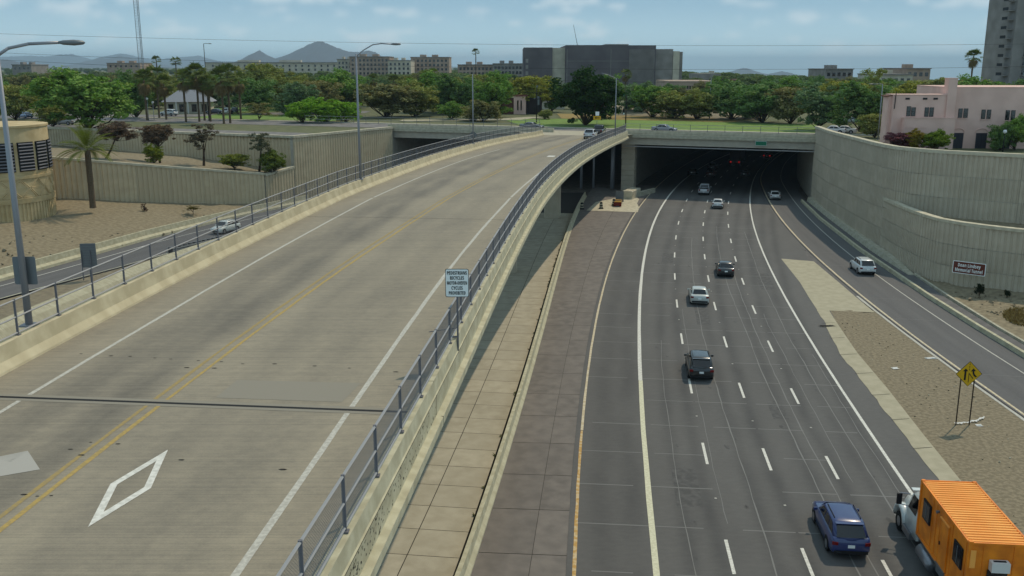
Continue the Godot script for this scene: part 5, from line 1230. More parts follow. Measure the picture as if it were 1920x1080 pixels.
func mountain(label, pts: Array, d: float, depth: float, m):
	# ridge line given as [pixel x, pixel y]; a solid hill with spurs toward the viewer
	var st := st_new(true); var n := 160; var rows := 18; var grid := []; var nz := FastNoiseLite.new(); nz.seed = int(d); nz.frequency = 0.0011 * (10000.0 / d); nz.fractal_octaves = 5
	for i in n + 1:
		var x: float = lerpf(pts[0][0], pts[-1][0], float(i) / n); var y := 0.0
		for k in pts.size() - 1:
			if x >= pts[k][0] and x <= pts[k + 1][0]: y = lerpf(pts[k][1], pts[k + 1][1], (x - pts[k][0]) / maxf(pts[k + 1][0] - pts[k][0], 0.01))
		y += nz.get_noise_2d(x * 260.0, 7.0) * 2.2 * (1.0 - absf(float(i) / n * 2.0 - 1.0)); var top := far_at(x, y, d); var col := []
		for j in rows + 1:
			var t := float(j) / rows; var k := nz.get_noise_2d(top.x, t * depth * 1.5)
			var lo := land(top.x); var h: float = (top.y - lo) * pow(1.0 - absf(t * 2.0 - 1.0), 1.15)
			h += k * 0.6 * (top.y - lo) * (1.0 - absf(t * 2.0 - 1.0)) * (0.15 + absf(t * 2.0 - 1.0))
			col.append(Vector3(top.x, lo - 3.0 + maxf(h, 0.0), top.z + (0.5 - t) * depth))
		grid.append(col)
	for i in n:
		for j in rows: quad(st, grid[i][j], grid[i + 1][j], grid[i + 1][j + 1], grid[i][j + 1])
	var o := struct("hills", done(st), m)
	return o

func building(called, label, px0, px1, pytop, d, depth, m, turn := 0.0) -> Array:
	# a block whose front spans two image columns at distance d; returns [node, width, height]
	var a := far_at(px0, pytop, d); var b := far_at(px1, pytop, d); var w := b.x - a.x; var h := a.y - STREET
	var o := thing(called, label, "building", Vector3((a.x + b.x) / 2, STREET - 0.3, a.z), turn)
	mesh_node("wall", box_mesh(Vector3(0, h / 2 - 3.85, -depth / 2), Vector3(w, h + 8.3, depth)), m, o)
	return [o, w, h]

func win_grid(o, w, h, cols: int, rows: int, ww: float, wh: float, y_from: float, dy: float, m, x0 := 0.0, x1 := 1.0, z := 0.0):
	for r in rows:
		for c in cols:
			var x: float = -w / 2 + w * lerpf(x0, x1, (c + 0.5) / cols)
			mesh_node("window", box_mesh(Vector3(x, h - y_from - r * dy, z + 0.02), Vector3(ww, wh, 0.12)), m, o)

func buildings():
	var tan_ := tmat(noise_tex(Color(0.60, 0.52, 0.46), Color(0.68, 0.60, 0.53), 0.01, 4, 140, 1.4, 0.04, 256), 0.05)
	var pink := tmat(noise_tex(Color(0.83, 0.69, 0.64), Color(0.88, 0.74, 0.69), 0.01, 4, 141, 1.4, 0.04, 256), 0.1)
	var cream := tmat(noise_tex(Color(0.70, 0.67, 0.60), Color(0.77, 0.74, 0.67), 0.01, 4, 142, 1.4, 0.04, 256), 0.06)
	var grey := tmat(noise_tex(Color(0.50, 0.48, 0.46), Color(0.57, 0.55, 0.53), 0.01, 4, 143, 1.4, 0.04, 256), 0.05)
	var steel := tmat(noise_tex(Color(0.36, 0.335, 0.345), Color(0.41, 0.385, 0.39), 0.01, 4, 144, 1.5, 0.04, 256), 0.03)
	# the big dark library block
	var d := 520.0; var a := far_at(982, 88, d); var o := thing("library_building", "large dark flat-roofed block with a pale strip behind the park", "building", Vector3(a.x, STREET - 0.3, a.z)); var z0 := a.z
	for s in [[982, 1036, 89, 0.0, 60.0, steel], [1036.2, 1060, 89.5, -1.5, 58.0, cream], [1060.2, 1229, 85, 2.5, 66.0, steel], [1229.2, 1262, 92, 0.5, 60.0, grey], [1262.2, 1274, 96, 1.0, 50.0, cream], [1274.2, 1281, 97, -1.0, 50.0, grey], [1142, 1187, 81, -20.0, 20.0, grey]]:
		var p := far_at(s[0], s[2], d); var q := far_at(s[1], s[2], d); var h: float = p.y - STREET
		mesh_node("wall", box_mesh(Vector3((p.x + q.x) / 2 - a.x, h / 2 + 0.15, s[3] - s[4] / 2), Vector3(q.x - p.x, h + 0.3, s[4])), s[5], o)
	for k in 26:
		var x: float = far_at(1180 + k * 2.0, 92, d).x if k < 24 else far_at(1063 + (k - 24) * 82, 92, d).x
		mesh_node("fin", box_mesh(Vector3(x - a.x, 11.0, 2.6), Vector3(0.3, 21.0, 0.25)), grey, o)
	for yy in [0.33, 0.62]: mesh_node("seam", box_mesh(Vector3(far_at(1120, 90, d).x - a.x, 25.0 * yy, 2.58), Vector3(33, 0.2, 0.2)), grey, o)
	for k in 4: mesh_node("window", box_mesh(Vector3(far_at(988, 120, d).x - a.x, 6.0 + k * 3.2, 0.05), Vector3(1.4, 2.0, 0.2)), grey, o)
	# roof antenna
	o = thing("roof_mast", "thin leaning mast on the dark block's roof", "mast", far_at(1083, 85, d + 8)); var st := st_new(); tube(st, Vector3(0, -0.5, 0), Vector3(-2.4, 10.8, 0), 0.16, 0.08); mesh_node("pole", done(st), M.dark, o)
	# low wing right of the block
	var r := building("low_building", "long low tan wing right of the dark block", 1255, 1345, 152, 430, 40, tan_)
	win_grid(r[0], r[1], r[2], 12, 2, 0.7, 1.3, 2.4, 3.2, M.window, 0.25, 0.9)
	r = building("low_building", "grey flat building with a domed vent above the trees", 1308, 1352, 138, 620, 30, grey); mesh_node("vent", box_mesh(Vector3(3, r[2] + 1.0, -8), Vector3(3, 2, 3)), cream, r[0])
	building("low_building", "dull brick red building above the far trees", 1380, 1450, 149, 560, 30, mat(Color(0.42, 0.30, 0.26), 0.9))
	# apartment row
	var names := [["far_apartment_block", "pale long apartment block under the biggest mountain", 385, 640, 117, 860.0, cream, 20, 2], ["apartment_block", "tan apartment block left of the tall curved lamp arm", 632, 660, 111, 790.0, cream, 4, 3], ["apartment_block", "reddish apartment block behind the palm tops", 655, 730, 106, 780.0, tan_, 10, 4], ["apartment_block", "white cornered apartment block with stacked windows", 727, 770, 113, 755.0, cream, 5, 4], ["apartment_block", "long tan apartment block with roof towers", 770, 842, 107, 790.0, tan_, 9, 4], ["apartment_block", "reddish apartment block left of the dark block", 858, 925, 121, 700.0, tan_, 9, 3], ["apartment_block", "pale grey apartment block touching the dark block", 924, 981, 119, 690.0, grey, 8, 3], ["far_building", "flat grey building behind the leftmost trees", 200, 262, 118, 900.0, tan_, 6, 1], ["far_building", "low grey building beside the leftmost lamp post", 22, 58, 121, 800.0, grey, 4, 1], ["far_building", "grey stepped building above the right trees", 1548, 1600, 129, 520.0, grey, 5, 1], ["far_building", "pale stepped roof building over the tan building", 1700, 1745, 128, 480.0, tan_, 4, 1], ["far_building", "long low pale building between the right tree tops", 1650, 1712, 139, 470.0, cream, 5, 1]]
	for n in names:
		r = building(n[0], n[1], n[2], n[3], n[4], n[5], 30.0, n[6])
		win_grid(r[0], r[1], r[2], n[7], n[8], 1.6, 1.9, 2.6, 3.4, M.window, 0.03, 0.97)
		mesh_node("roof_edge", box_mesh(Vector3(0, r[2] + 0.2, -14.8), Vector3(r[1] + 0.6, 0.5, 31)), grey, r[0])
		for k in 2: mesh_node("roof_box", box_mesh(Vector3(r[1] * (0.3 * k - 0.2), r[2] + 1.2, -10 - 5 * k), Vector3(r[1] * 0.16, 2.2, 6)), n[6], r[0])
	# low white house in the park
	var hp := gnd(352, 213, STREET); o = thing("park_house", "low white house with a grey hipped roof among palms", "house", hp, 0.15)
	mesh_node("wall", box_mesh(Vector3(0, 1.5, -4), Vector3(11.5, 3.4, 8)), cream, o)
	st = st_new(); var e := [Vector3(-6.6, 3.1, 0.8), Vector3(6.6, 3.1, 0.8), Vector3(6.6, 3.1, -9), Vector3(-6.6, 3.1, -9), Vector3(-2.5, 6.2, -4), Vector3(2.5, 6.2, -4)]
	quad(st, e[0], e[1], e[5], e[4]); quad(st, e[2], e[3], e[4], e[5]); tri(st, e[1], e[2], e[5]); tri(st, e[3], e[0], e[4]); quad(st, e[0], e[3], e[2], e[1]); mesh_node("roof", done(st), mat(Color(0.52, 0.53, 0.55), 0.8), o)
	for x in [-4.2, -1.4, 1.8, 4.4]: mesh_node("window", box_mesh(Vector3(x, 1.5, 0.03), Vector3(1.3, 2.0, 0.1)), M.window, o)
	for x in [-5.6, -2.7, 0.3, 3.2, 5.6]: mesh_node("column", box_mesh(Vector3(x, 1.5, 0.6), Vector3(0.3, 3.2, 0.3)), M.white, o)
	# brick pavilion left of the big tree
	hp = gnd(962, 214, STREET); o = thing("pavilion", "small tan and brown pavilion left of the big round tree", "building", hp, -0.1)
	mesh_node("wall", box_mesh(Vector3(-1.6, 2.0, -3), Vector3(3.4, 4.2, 6)), mat(Color(0.36, 0.24, 0.20), 0.9), o); mesh_node("wall", box_mesh(Vector3(1.8, 2.3, -2.9), Vector3(3.2, 4.8, 6.4)), pink, o); mesh_node("wall", box_mesh(Vector3(5.4, 2.1, -3.2), Vector3(3.8, 4.3, 5.0)), mat(Color(0.17, 0.14, 0.14), 0.9), o)
	mesh_node("roof", box_mesh(Vector3(0, 4.85, -3), Vector3(7.6, 0.3, 7)), mat(Color(0.45, 0.28, 0.25), 0.9), o)
	for x in [1.3, 2.2]: mesh_node("window", box_mesh(Vector3(x, 2.3, 0.33), Vector3(0.35, 2.6, 0.12)), M.window, o)
	hp = gnd(1040, 205, STREET); o = thing("park_house", "small white house with a blue grey roof behind the signal pole", "house", hp, 0.1)
	mesh_node("wall", box_mesh(Vector3(0, 1.5, -3), Vector3(6, 3.2, 6)), cream, o); st = st_new()
	quad(st, Vector3(-3.6, 2.9, 0.6), Vector3(3.6, 2.9, 0.6), Vector3(2.2, 4.9, -3), Vector3(-2.2, 4.9, -3)); quad(st, Vector3(3.6, 2.9, -6.6), Vector3(-3.6, 2.9, -6.6), Vector3(-2.2, 4.9, -3), Vector3(2.2, 4.9, -3)); tri(st, Vector3(3.6, 2.9, 0.6), Vector3(3.6, 2.9, -6.6), Vector3(2.2, 4.9, -3)); tri(st, Vector3(-3.6, 2.9, -6.6), Vector3(-3.6, 2.9, 0.6), Vector3(-2.2, 4.9, -3)); mesh_node("roof", done(st), mat(Color(0.38, 0.46, 0.55), 0.8), o)
	for x in [-1.6, 0.2, 1.8]: mesh_node("window", box_mesh(Vector3(x, 1.5, 0.03), Vector3(0.8, 1.4, 0.1)), M.window, o)
	adobe(pink)
	tower(grey, tan_)
	round_building()

func adobe(pink):
	# tan stucco building above the curved wall
	var dd := 141.0; var a := far_at(1672, 275, dd); var o := thing("stucco_building", "long pinkish stucco building with arched doors above the curved wall", "building", Vector3(a.x, 11.25, -dd), -0.06)
	var X := func(px): return far_at(px, 230, dd).x - a.x
	var Y := func(py): return far_at(1800, py, dd).y - 11.25
	var parts := [[1672, 1778, 178, 3.6, 0.0], [1776, 1990, 164, 14.0, -0.3], [1665, 1678, 181, 2.4, -0.7], [1690, 1782, 221, 1.2, 1.2], [1768, 1784, 147, 1.6, 0.25]]
	for p in parts:
		var x0: float = X.call(p[0]); var x1: float = X.call(p[1]); var h: float = Y.call(p[2])
		mesh_node("wall", box_mesh(Vector3((x0 + x1) / 2, h / 2 - 0.1, p[4] - p[3] / 2), Vector3(x1 - x0, h + 0.2, p[3])), pink, o)
		mesh_node("coping", box_mesh(Vector3((x0 + x1) / 2, h + 0.03, p[4] - p[3] / 2), Vector3(x1 - x0 + 0.12, 0.1, p[3] + 0.12)), pink, o)
	for q in [[1698, 1704, 200, 217], [1706.5, 1713, 202, 217], [1731, 1737, 202, 218], [1740, 1746, 202, 218], [1794, 1800, 204, 220], [1803.5, 1810, 204, 220], [1836, 1842, 206, 222], [1846, 1852, 206, 222], [1880, 1886, 207, 224], [1890, 1896, 207, 224], [1925, 1931, 208, 225], [1694, 1705, 168.5, 173], [1725, 1733, 170.5, 174.5], [1745, 1751, 170.5, 175.5]]:
		var x0: float = X.call(q[0]); var x1: float = X.call(q[1]); var y0: float = Y.call(q[3]); var y1: float = Y.call(q[2]); var z := 0.01 if q[0] < 1776 else -0.29
		if q[2] < 176: z = 0.01; y0 -= 0.25; y1 -= 0.25
		if q[2] < 176: continue
		var w := mesh_node("window", box_mesh(Vector3((x0 + x1) / 2, (y0 + y1) / 2, z), Vector3(x1 - x0 + 0.12, y1 - y0 + 0.12, 0.07)), M.dark, o)
		mesh_node("pane", box_mesh(Vector3((x0 + x1) / 2, (y0 + y1) / 2, z + 0.04), Vector3(x1 - x0, y1 - y0, 0.02)), M.window, w); mesh_node("bar", box_mesh(Vector3((x0 + x1) / 2, (y0 + y1) / 2, z + 0.055), Vector3(x1 - x0, 0.04, 0.02)), M.dark, w)
		mesh_node("sill", box_mesh(Vector3((x0 + x1) / 2, y0 - 0.1, z + 0.05), Vector3(x1 - x0 + 0.25, 0.08, 0.2)), pink, w)
	for q in [1697, 1729, 1748]:
		var x: float = X.call(q); var h: float = Y.call(185)
		mesh_node("roof_slot", box_mesh(Vector3(x, h, 0.01), Vector3(0.62, 0.26, 0.1)), M.dark, o)
	for q in [[1787, 1807], [1830, 1850], [1875, 1893]]:
		var x0: float = X.call(q[0]); var x1: float = X.call(q[1]); var cxm := (x0 + x1) / 2; var top: float = Y.call(249)
		var dn := mesh_node("door", box_mesh(Vector3(cxm, top / 2, -0.28), Vector3(x1 - x0, top, 0.08)), mat(Color(0.20, 0.20, 0.23), 0.6), o)
		mesh_node("door_gap", box_mesh(Vector3(cxm, top / 2, -0.235), Vector3(0.03, top, 0.02)), M.black, dn)
		var st := st_new(); var R := (x1 - x0) / 2 + 0.1; var pts := []
		for k in 13: pts.append(Vector3(cxm + cos(PI * k / 12) * R, top + 0.05 + sin(PI * k / 12) * R * 0.72, -0.27))
		path_tube(st, pts, 0.07, 6); mesh_node("arch", done(st), pink, dn)
	mesh_node("string_course", box_mesh(Vector3((X.call(1700) + X.call(1722)) / 2, Y.call(238), 1.22), Vector3(3.2, 0.08, 0.08)), pink, o)
	mesh_node("roof_tile", box_mesh(Vector3(X.call(1670), Y.call(179.5), -1.9), Vector3(1.5, 0.14, 2.6), Basis(Vector3(0, 0, 1), 0.12)), mat(Color(0.40, 0.27, 0.22), 0.9), o)
	var st2 := st_new(); tube(st2, Vector3(X.call(1675), Y.call(172), 0.12), Vector3(X.call(1674), Y.call(204), 0.12), 0.06); mesh_node("downpipe", done(st2), M.dark, o)

func tower(grey, tan_):
	var d := 330.0; var a := far_at(1893, 140, d); var o := thing("apartment_tower", "tall balconied apartment tower at the right above the trees", "building", Vector3(a.x, STREET - 0.3, a.z), 0.0)
	mesh_node("wall", box_mesh(Vector3(5.5, 30, -10), Vector3(11, 61, 20)), grey, o)
	mesh_node("wall", box_mesh(Vector3(20.0, 32, -9.5), Vector3(18, 65, 22)), tan_, o)
	for k in 18:
		var y := 3.5 + k * 3.05
		var bl := mesh_node("balcony", box_mesh(Vector3(-1.2, y, -3.0), Vector3(2.4, 0.22, 3.6)), grey, o)
		mesh_node("railing", box_mesh(Vector3(-2.35, y + 0.6, -3.0), Vector3(0.08, 1.0, 3.6)), M.dark, bl)
		bl = mesh_node("balcony", box_mesh(Vector3(6.4, y, 0.75), Vector3(5.6, 0.25, 1.5)), grey, o)
		mesh_node("railing", box_mesh(Vector3(6.4, y + 0.6, 1.46), Vector3(5.6, 0.9, 0.08)), M.sign_back, bl)
		mesh_node("window", box_mesh(Vector3(6.4, y + 1.6, 0.02), Vector3(5.0, 2.2, 0.1)), M.window, o)
		mesh_node("window", box_mesh(Vector3(14.4, y + 1.6, 1.52), Vector3(3.2, 1.7, 0.1)), M.window, o)

func round_building():
	var c := v(-72.9, 0.0, 132.4); var R := 8.0; var o := thing("round_building", "round cream concrete building with louvred openings and triangle relief", "building", c)
	var cm := tmat(noise_tex(Color(0.68, 0.60, 0.44), Color(0.78, 0.70, 0.54), 0.008, 5, 150, 1.8, 0.05, 256), 0.15)
	var lev := [[0.0, 0.0], [4.9, 0.0], [4.92, 0.14], [5.6, 0.14], [5.62, 0.0], [8.2, 0.0], [8.22, 0.12], [8.6, 0.12], [8.62, 0.0], [9.0, 0.02], [14.6, 0.0], [15.0, 0.0], [15.02, 0.12], [15.3, 0.12]]
	var st := st_new(); var rings := []; var N := 72
	for l in lev:
		var r := PackedVector3Array()
		for k in N: r.append(Vector3(cos(TAU * k / N) * (R + l[1]), l[0], sin(TAU * k / N) * (R + l[1])))
		rings.append(r)
	loft(st, rings, true); mesh_node("drum", done(st), cm, o)
	# ribs at the foot
	for k in 46:
		var an := TAU * k / 92.0 - 0.5; st = st_new(); var n := Vector3(cos(an), 0, sin(an)); var t := Vector3(-n.z, 0, n.x)
		box(st, n * (R + 0.03) + Vector3.UP * 2.42, Vector3(0.3, 4.9, 0.12), Basis(t, Vector3.UP, n)); mesh_node("rib", done(st), cm, o)
	# triangle relief in two rows
	var on := func(an: float, y: float, off: float) -> Vector3: return Vector3(cos(an) * (R + off), y, sin(an) * (R + off))
	for k in 20:
		var a0 := -0.55 + k * 0.165; var w := 0.13
		for row in 2:
			var up := (k + row) % 2 == 0; var y0: float = 5.75 + row * 1.22; var y1: float = y0 + 1.05
			var P := [[a0 - w, y0 if up else y1], [a0 + w, y0 if up else y1], [a0, y1 if up else y0]]
			st = st_new()
			for e in 3: tube(st, on.call(P[e][0], P[e][1], 0.03), on.call(P[(e + 1) % 3][0], P[(e + 1) % 3][1], 0.03), 0.07, 0.07, 5)
			mesh_node("triangle", done(st), cm, o)
	# louvred openings
	for k in 11:
		var a0 := -0.28 + k * 0.36; var n := Vector3(cos(a0), 0, sin(a0)); var t := Vector3(-n.z, 0, n.x); var b := Basis(t, Vector3.UP, n)
		var w := mesh_node("louvre", box_mesh(n * (R + 0.0) + Vector3.UP * 11.15, Vector3(2.35, 3.9, 0.18), b), M.black, o)
		for j in 9: mesh_node("slat", box_mesh(n * (R + 0.12) + Vector3.UP * (9.42 + j * 0.43), Vector3(2.2, 0.16, 0.12), b.rotated(t, 0.5)), M.post, w)

func sky_things():
	var hm := mat(Color(0.24, 0.20, 0.18), 1.0)
	mountain("", [[395, 128], [440, 124], [470, 108], [486, 93], [500, 104], [515, 110], [530, 106], [545, 100], [560, 92], [575, 84], [590, 77], [602, 75], [615, 80], [635, 90], [655, 97], [672, 98], [690, 95], [705, 99], [725, 112], [745, 122], [770, 130]], 9500, 2600, hm)
	mountain("", [[-120, 118], [0, 106], [40, 104], [90, 105], [112, 101], [135, 100], [155, 108], [175, 113], [195, 106], [230, 100], [260, 107], [285, 112], [330, 108], [372, 104], [400, 112], [440, 122], [480, 129]], 17000, 3500, hm)
	mountain("", [[165, 128], [180, 112], [190, 107], [202, 112], [225, 104], [250, 110], [285, 119], [320, 128]], 12000, 2500, hm)
	mountain("", [[1345, 150], [1365, 137], [1385, 129], [1397, 127], [1412, 133], [1430, 144], [1448, 141], [1466, 133], [1482, 141], [1500, 150]], 11500, 2200, hm)
	mountain("", [[-60, 125], [5, 111], [22, 113], [35, 121], [60, 128]], 8000, 1500, hm)
	# lattice radio mast
	var g := far_at(268, 150, 560.0); var o := thing("radio_mast", "tall lattice radio mast behind the left trees", "mast", Vector3(g.x, STREET, g.z)); var st: SurfaceTool
	var legs := []
	for k in 3: legs.append(Vector3(cos(TAU * k / 3.0 + 0.4) * 1.5, 0, sin(TAU * k / 3.0 + 0.4) * 1.5))
	for l in legs:
		st = st_new(); tube(st, l, l + Vector3.UP * 75.0, 0.16, 0.16, 5); mesh_node("leg", done(st), M.pole, o)
	st = st_new()
	for i in 50:
		for k in 3:
			var a: Vector3 = legs[k] + Vector3.UP * (i * 1.5); var b: Vector3 = legs[(k + 1) % 3] + Vector3.UP * (i * 1.5)
			tube(st, a, b, 0.05, 0.05, 3, false); tube(st, a, b + Vector3.UP * 1.5, 0.05, 0.05, 3, false)
	mesh_node("lattice", done(st), M.pole, o)
	# overhead wires, strung between poles beyond both sides of the picture
	for w in [["highest overhead wire, faint against the sky", -40, 62, 1960, 82, 250.0, 1.5], ["overhead wire crossing just above the far roofs", -40, 97, 1960, 124, 245.0, 2.2], ["overhead wire running before the far tree tops", -40, 110, 1960, 157, 240.0, 2.0], ["lowest overhead wire in front of the park trees", -40, 150, 1960, 166, 238.0, 2.0]]:
		var a := far_at(w[1], w[2], w[5]); var b := far_at(w[3], w[4], w[5]); o = thing("overhead_wire", w[0], "wire", a); var pts := []
		for i in 25:
			var t := i / 24.0; pts.append((b - a) * t + Vector3.DOWN * w[6] * 4.0 * t * (1.0 - t))
		st = st_new(); path_tube(st, pts, 0.028, 4); mesh_node("cable", done(st), M.dark, o)

# ---- plants
var crowns := []
var leaf_mats := {}

func leaf_mat(c: Color) -> StandardMaterial3D:
	var k := c.to_html()
	if not leaf_mats.has(k):
		var m := mat(c, 0.85); m.vertex_color_use_as_albedo = true; m.backlight_enabled = true; m.backlight = c * (0.7 / maxf(c.r, maxf(c.g, c.b))); m.metallic_specular = 0.25
		leaf_mats[k] = m
	return leaf_mats[k]

func make_crown(seed_: int, n_clump: int, per: int, squat: float, loose: float) -> Array:
	# unit crown: width 1, height 1, base at y 0; returns [leaf mesh, limb mesh]
	var r := RandomNumberGenerator.new(); r.seed = seed_
	var st := SurfaceTool.new(); st.begin(Mesh.PRIMITIVE_TRIANGLES); st.set_smooth_group(-1)
	var limbs := st_new(); var root := Vector3(0, -0.05, 0)
	var lobes := []
	for k in 9:
		var la := TAU * k / 9.0 * 2.0 + r.randf_range(-0.5, 0.5); var lr := r.randf_range(0.12, 0.30) if k < 7 else 0.06
		lobes.append([Vector3(cos(la) * lr, r.randf_range(0.16, 0.78), sin(la) * lr), r.randf_range(0.15, 0.24)])
	for c in n_clump:
		var dir := Vector3(r.randfn(), r.randfn() * 0.8 + 0.15, r.randfn()).normalized(); var rad := pow(r.randf(), 0.45) * (1.0 + r.randf_range(-loose, loose))
		var ctr := Vector3(dir.x * 0.43 * rad, 0.5 + dir.y * 0.45 * rad, dir.z * 0.43 * rad)
		if dir.y < 0.0:
			var hd := Vector2(dir.x, dir.z).normalized() * 0.43 * pow(r.randf(), 0.5); ctr = Vector3(hd.x, 0.5 + dir.y * 0.47 * rad * squat, hd.y)
		if c % 10 < 7:
			var lb: Array = lobes[r.randi() % 9]; var lv: Vector3 = Vector3(r.randfn(), r.randfn(), r.randfn()).normalized() * pow(r.randf(), 0.4) * lb[1]
			ctr = lb[0] + lv; ctr.y = maxf(ctr.y, 0.03)
		var cr := r.randf_range(0.05, 0.115); var tone := r.randf_range(0.75, 1.45); var warm := r.randf_range(-0.10, 0.16)
		if c % 15 == 0:
			var mid := root.lerp(ctr, 0.5) + Vector3(r.randf_range(-0.04, 0.04), -0.06, r.randf_range(-0.04, 0.04))
			tube(limbs, root, mid, 0.011, 0.007, 4, false); tube(limbs, mid, ctr, 0.007, 0.003, 4, false)
		for l in per:
			var d := Vector3(r.randfn(), r.randfn(), r.randfn()).normalized() * pow(r.randf(), 0.4) * cr; d.y *= 0.75
			var p := ctr + d; var n := (d.normalized() + Vector3(r.randfn(), r.randfn() + 0.5, r.randfn()) * 0.7).normalized()
			var t := n.cross(Vector3(r.randfn(), r.randfn(), r.randfn())).normalized(); var b := n.cross(t); var s := r.randf_range(0.009, 0.018); var tn := tone * r.randf_range(0.75, 1.25)
			st.set_color(Color(tn * (1.0 + warm), tn, tn * (1.0 - warm)))
			st.add_vertex(p - t * s * 1.5); st.add_vertex(p + b * s); st.add_vertex(p + t * s * 1.5)
			st.add_vertex(p - t * s * 1.5); st.add_vertex(p + t * s * 1.5); st.add_vertex(p - b * s)
	st.generate_normals()
	return [st.commit(), done(limbs)]

func tree(called, label, base: Vector3, h: float, w: float, kind: int, c: Color, trunk: float, group := "", lean := 0.0):
	var o := thing(called, label, "tree" if trunk > 0.05 else "bush", base, 0.0, group)
	var th := h * trunk * (0.45 if called == "broadleaf_tree" else 1.0); var ch := h - th
	var cr := mesh_node("crown", crowns[kind][0], leaf_mat(c), o); cr.position = Vector3(lean * th, th, 0); cr.scale = Vector3(w, ch, w); cr.rotation.y = fposmod(base.x * 1.7 + base.z, TAU)
	var lm := mesh_node("limbs", crowns[kind][1], M.bark, o); lm.position = cr.position; lm.scale = cr.scale; lm.rotation = cr.rotation
	var st := st_new(true); var r := clampf(h * 0.025, 0.04, 0.32)
	tube(st, Vector3(0, -0.3, 0), Vector3(lean * th * 0.5, th * 0.5, 0), r * 1.35, r, 8, false); tube(st, Vector3(lean * th * 0.5, th * 0.5, 0), Vector3(lean * th, th + ch * 0.25, 0), r, r * 0.5, 8)
	mesh_node("trunk", done(st), M.bark, o)
	return o

func fan_palm_meshes(seed_: int) -> Array:   # crown for a 1 m radius, centre at y 0: [green fans, dead skirt]
	var r := RandomNumberGenerator.new(); r.seed = seed_; var out := []
	for dead in 2:
		var st := SurfaceTool.new(); st.begin(Mesh.PRIMITIVE_TRIANGLES); st.set_smooth_group(-1)
		for f in (34 if dead == 0 else 26):
			var az := r.randf() * TAU; var el := r.randf_range(-0.55, 1.35) if dead == 0 else r.randf_range(-1.35, -0.35)
			var d := Vector3(cos(az) * cos(el), sin(el), sin(az) * cos(el)); var side := d.cross(Vector3.UP).normalized(); var up := side.cross(d)
			var e := d * (0.48 if dead == 0 else 0.35); var tone := r.randf_range(0.75, 1.25); st.set_color(Color(tone, tone, tone))
			st.add_vertex(side * 0.012); st.add_vertex(-side * 0.012); st.add_vertex(e)
			for b in 11:
				var a := (b - 5) * 0.23; var bd := (d * cos(a) + side * sin(a)).normalized(); var tip := e + bd * r.randf_range(0.4, 0.58) + Vector3.DOWN * (0.10 + absf(a) * 0.10); var w := bd.cross(up).normalized() * 0.03
				st.set_color(Color(1, 1, 1) * (tone * r.randf_range(0.8, 1.2)))
				var m := e + bd * 0.28 + Vector3.DOWN * 0.01
				st.add_vertex(e); st.add_vertex(m + w); st.add_vertex(m - w)
				st.add_vertex(m + w); st.add_vertex(tip); st.add_vertex(m - w)
		st.generate_normals(); out.append(st.commit())
	return out

func date_palm_mesh(seed_: int, n: int) -> ArrayMesh:   # feather fronds, radius 1
	var r := RandomNumberGenerator.new(); r.seed = seed_; var st := SurfaceTool.new(); st.begin(Mesh.PRIMITIVE_TRIANGLES); st.set_smooth_group(-1)
	for f in n:
		var az := TAU * f / n * 5.0 + r.randf_range(-0.2, 0.2); var el := r.randf_range(-0.05, 1.25); var prev := Vector3.ZERO; var d := Vector3(cos(az) * cos(el), sin(el), sin(az) * cos(el))
		var tone := r.randf_range(0.75, 1.25)
		for k in 12:
			var p := prev + d * 0.095; d = (d + Vector3.DOWN * 0.085).normalized(); var side := d.cross(Vector3.UP).normalized(); st.set_color(Color(1, 1, 1) * tone * r.randf_range(0.85, 1.15))
			st.add_vertex(prev + side * 0.007); st.add_vertex(prev - side * 0.007); st.add_vertex(p)
			if k > 1:
				for s in [-1.0, 1.0]:
					for j in 2:
						var q := prev.lerp(p, j * 0.5); var l := 0.24 * sin(PI * (k + 1.5) / 14.0); var tip: Vector3 = q + side * s * l * 0.75 + d * l * 0.7 + Vector3.UP * l * 0.22
						st.add_vertex(q); st.add_vertex(q + d * 0.03); st.add_vertex(tip)
			prev = p
	st.generate_normals()
	return st.commit()

var fans := []
var dates := []

func palm(label, base: Vector3, h: float, r: float, kind: String, group := "", skirt := true, trunk_r := 0.22):
	var o := thing("fan_palm" if kind == "fan" else "date_palm", label, "palm", base, fposmod(base.x * 2.3, TAU), group)
	var st := st_new(true); var n := 7
	for i in n: tube(st, Vector3(0, h * i / n - (0.3 if i == 0 else 0.0), 0), Vector3(0, h * (i + 1) / n, 0), trunk_r * (1.15 if i == 0 else 1.0 + 0.04 * (i % 2)), trunk_r * (0.96 + 0.04 * (i % 2)), 9, i == n - 1)
	mesh_node("trunk", done(st), M.palm_bark, o)
	var k := absi(int(base.x * 3.0)) % 3
	if kind == "fan":
		var c := mesh_node("fronds", fans[k][0], leaf_mat(Color(0.40, 0.44, 0.24)), o); c.position.y = h; c.scale = Vector3.ONE * r
		if skirt:
			var s := mesh_node("dead_fronds", fans[k][1], leaf_mat(Color(0.52, 0.46, 0.32)), o); s.position.y = h - r * 0.05; s.scale = Vector3(r * 0.75, r * 1.15, r * 0.75)
	else:
		var c := mesh_node("fronds", dates[k % 2], leaf_mat(Color(0.44, 0.48, 0.20)), o); c.position.y = h; c.scale = Vector3.ONE * r
	return o

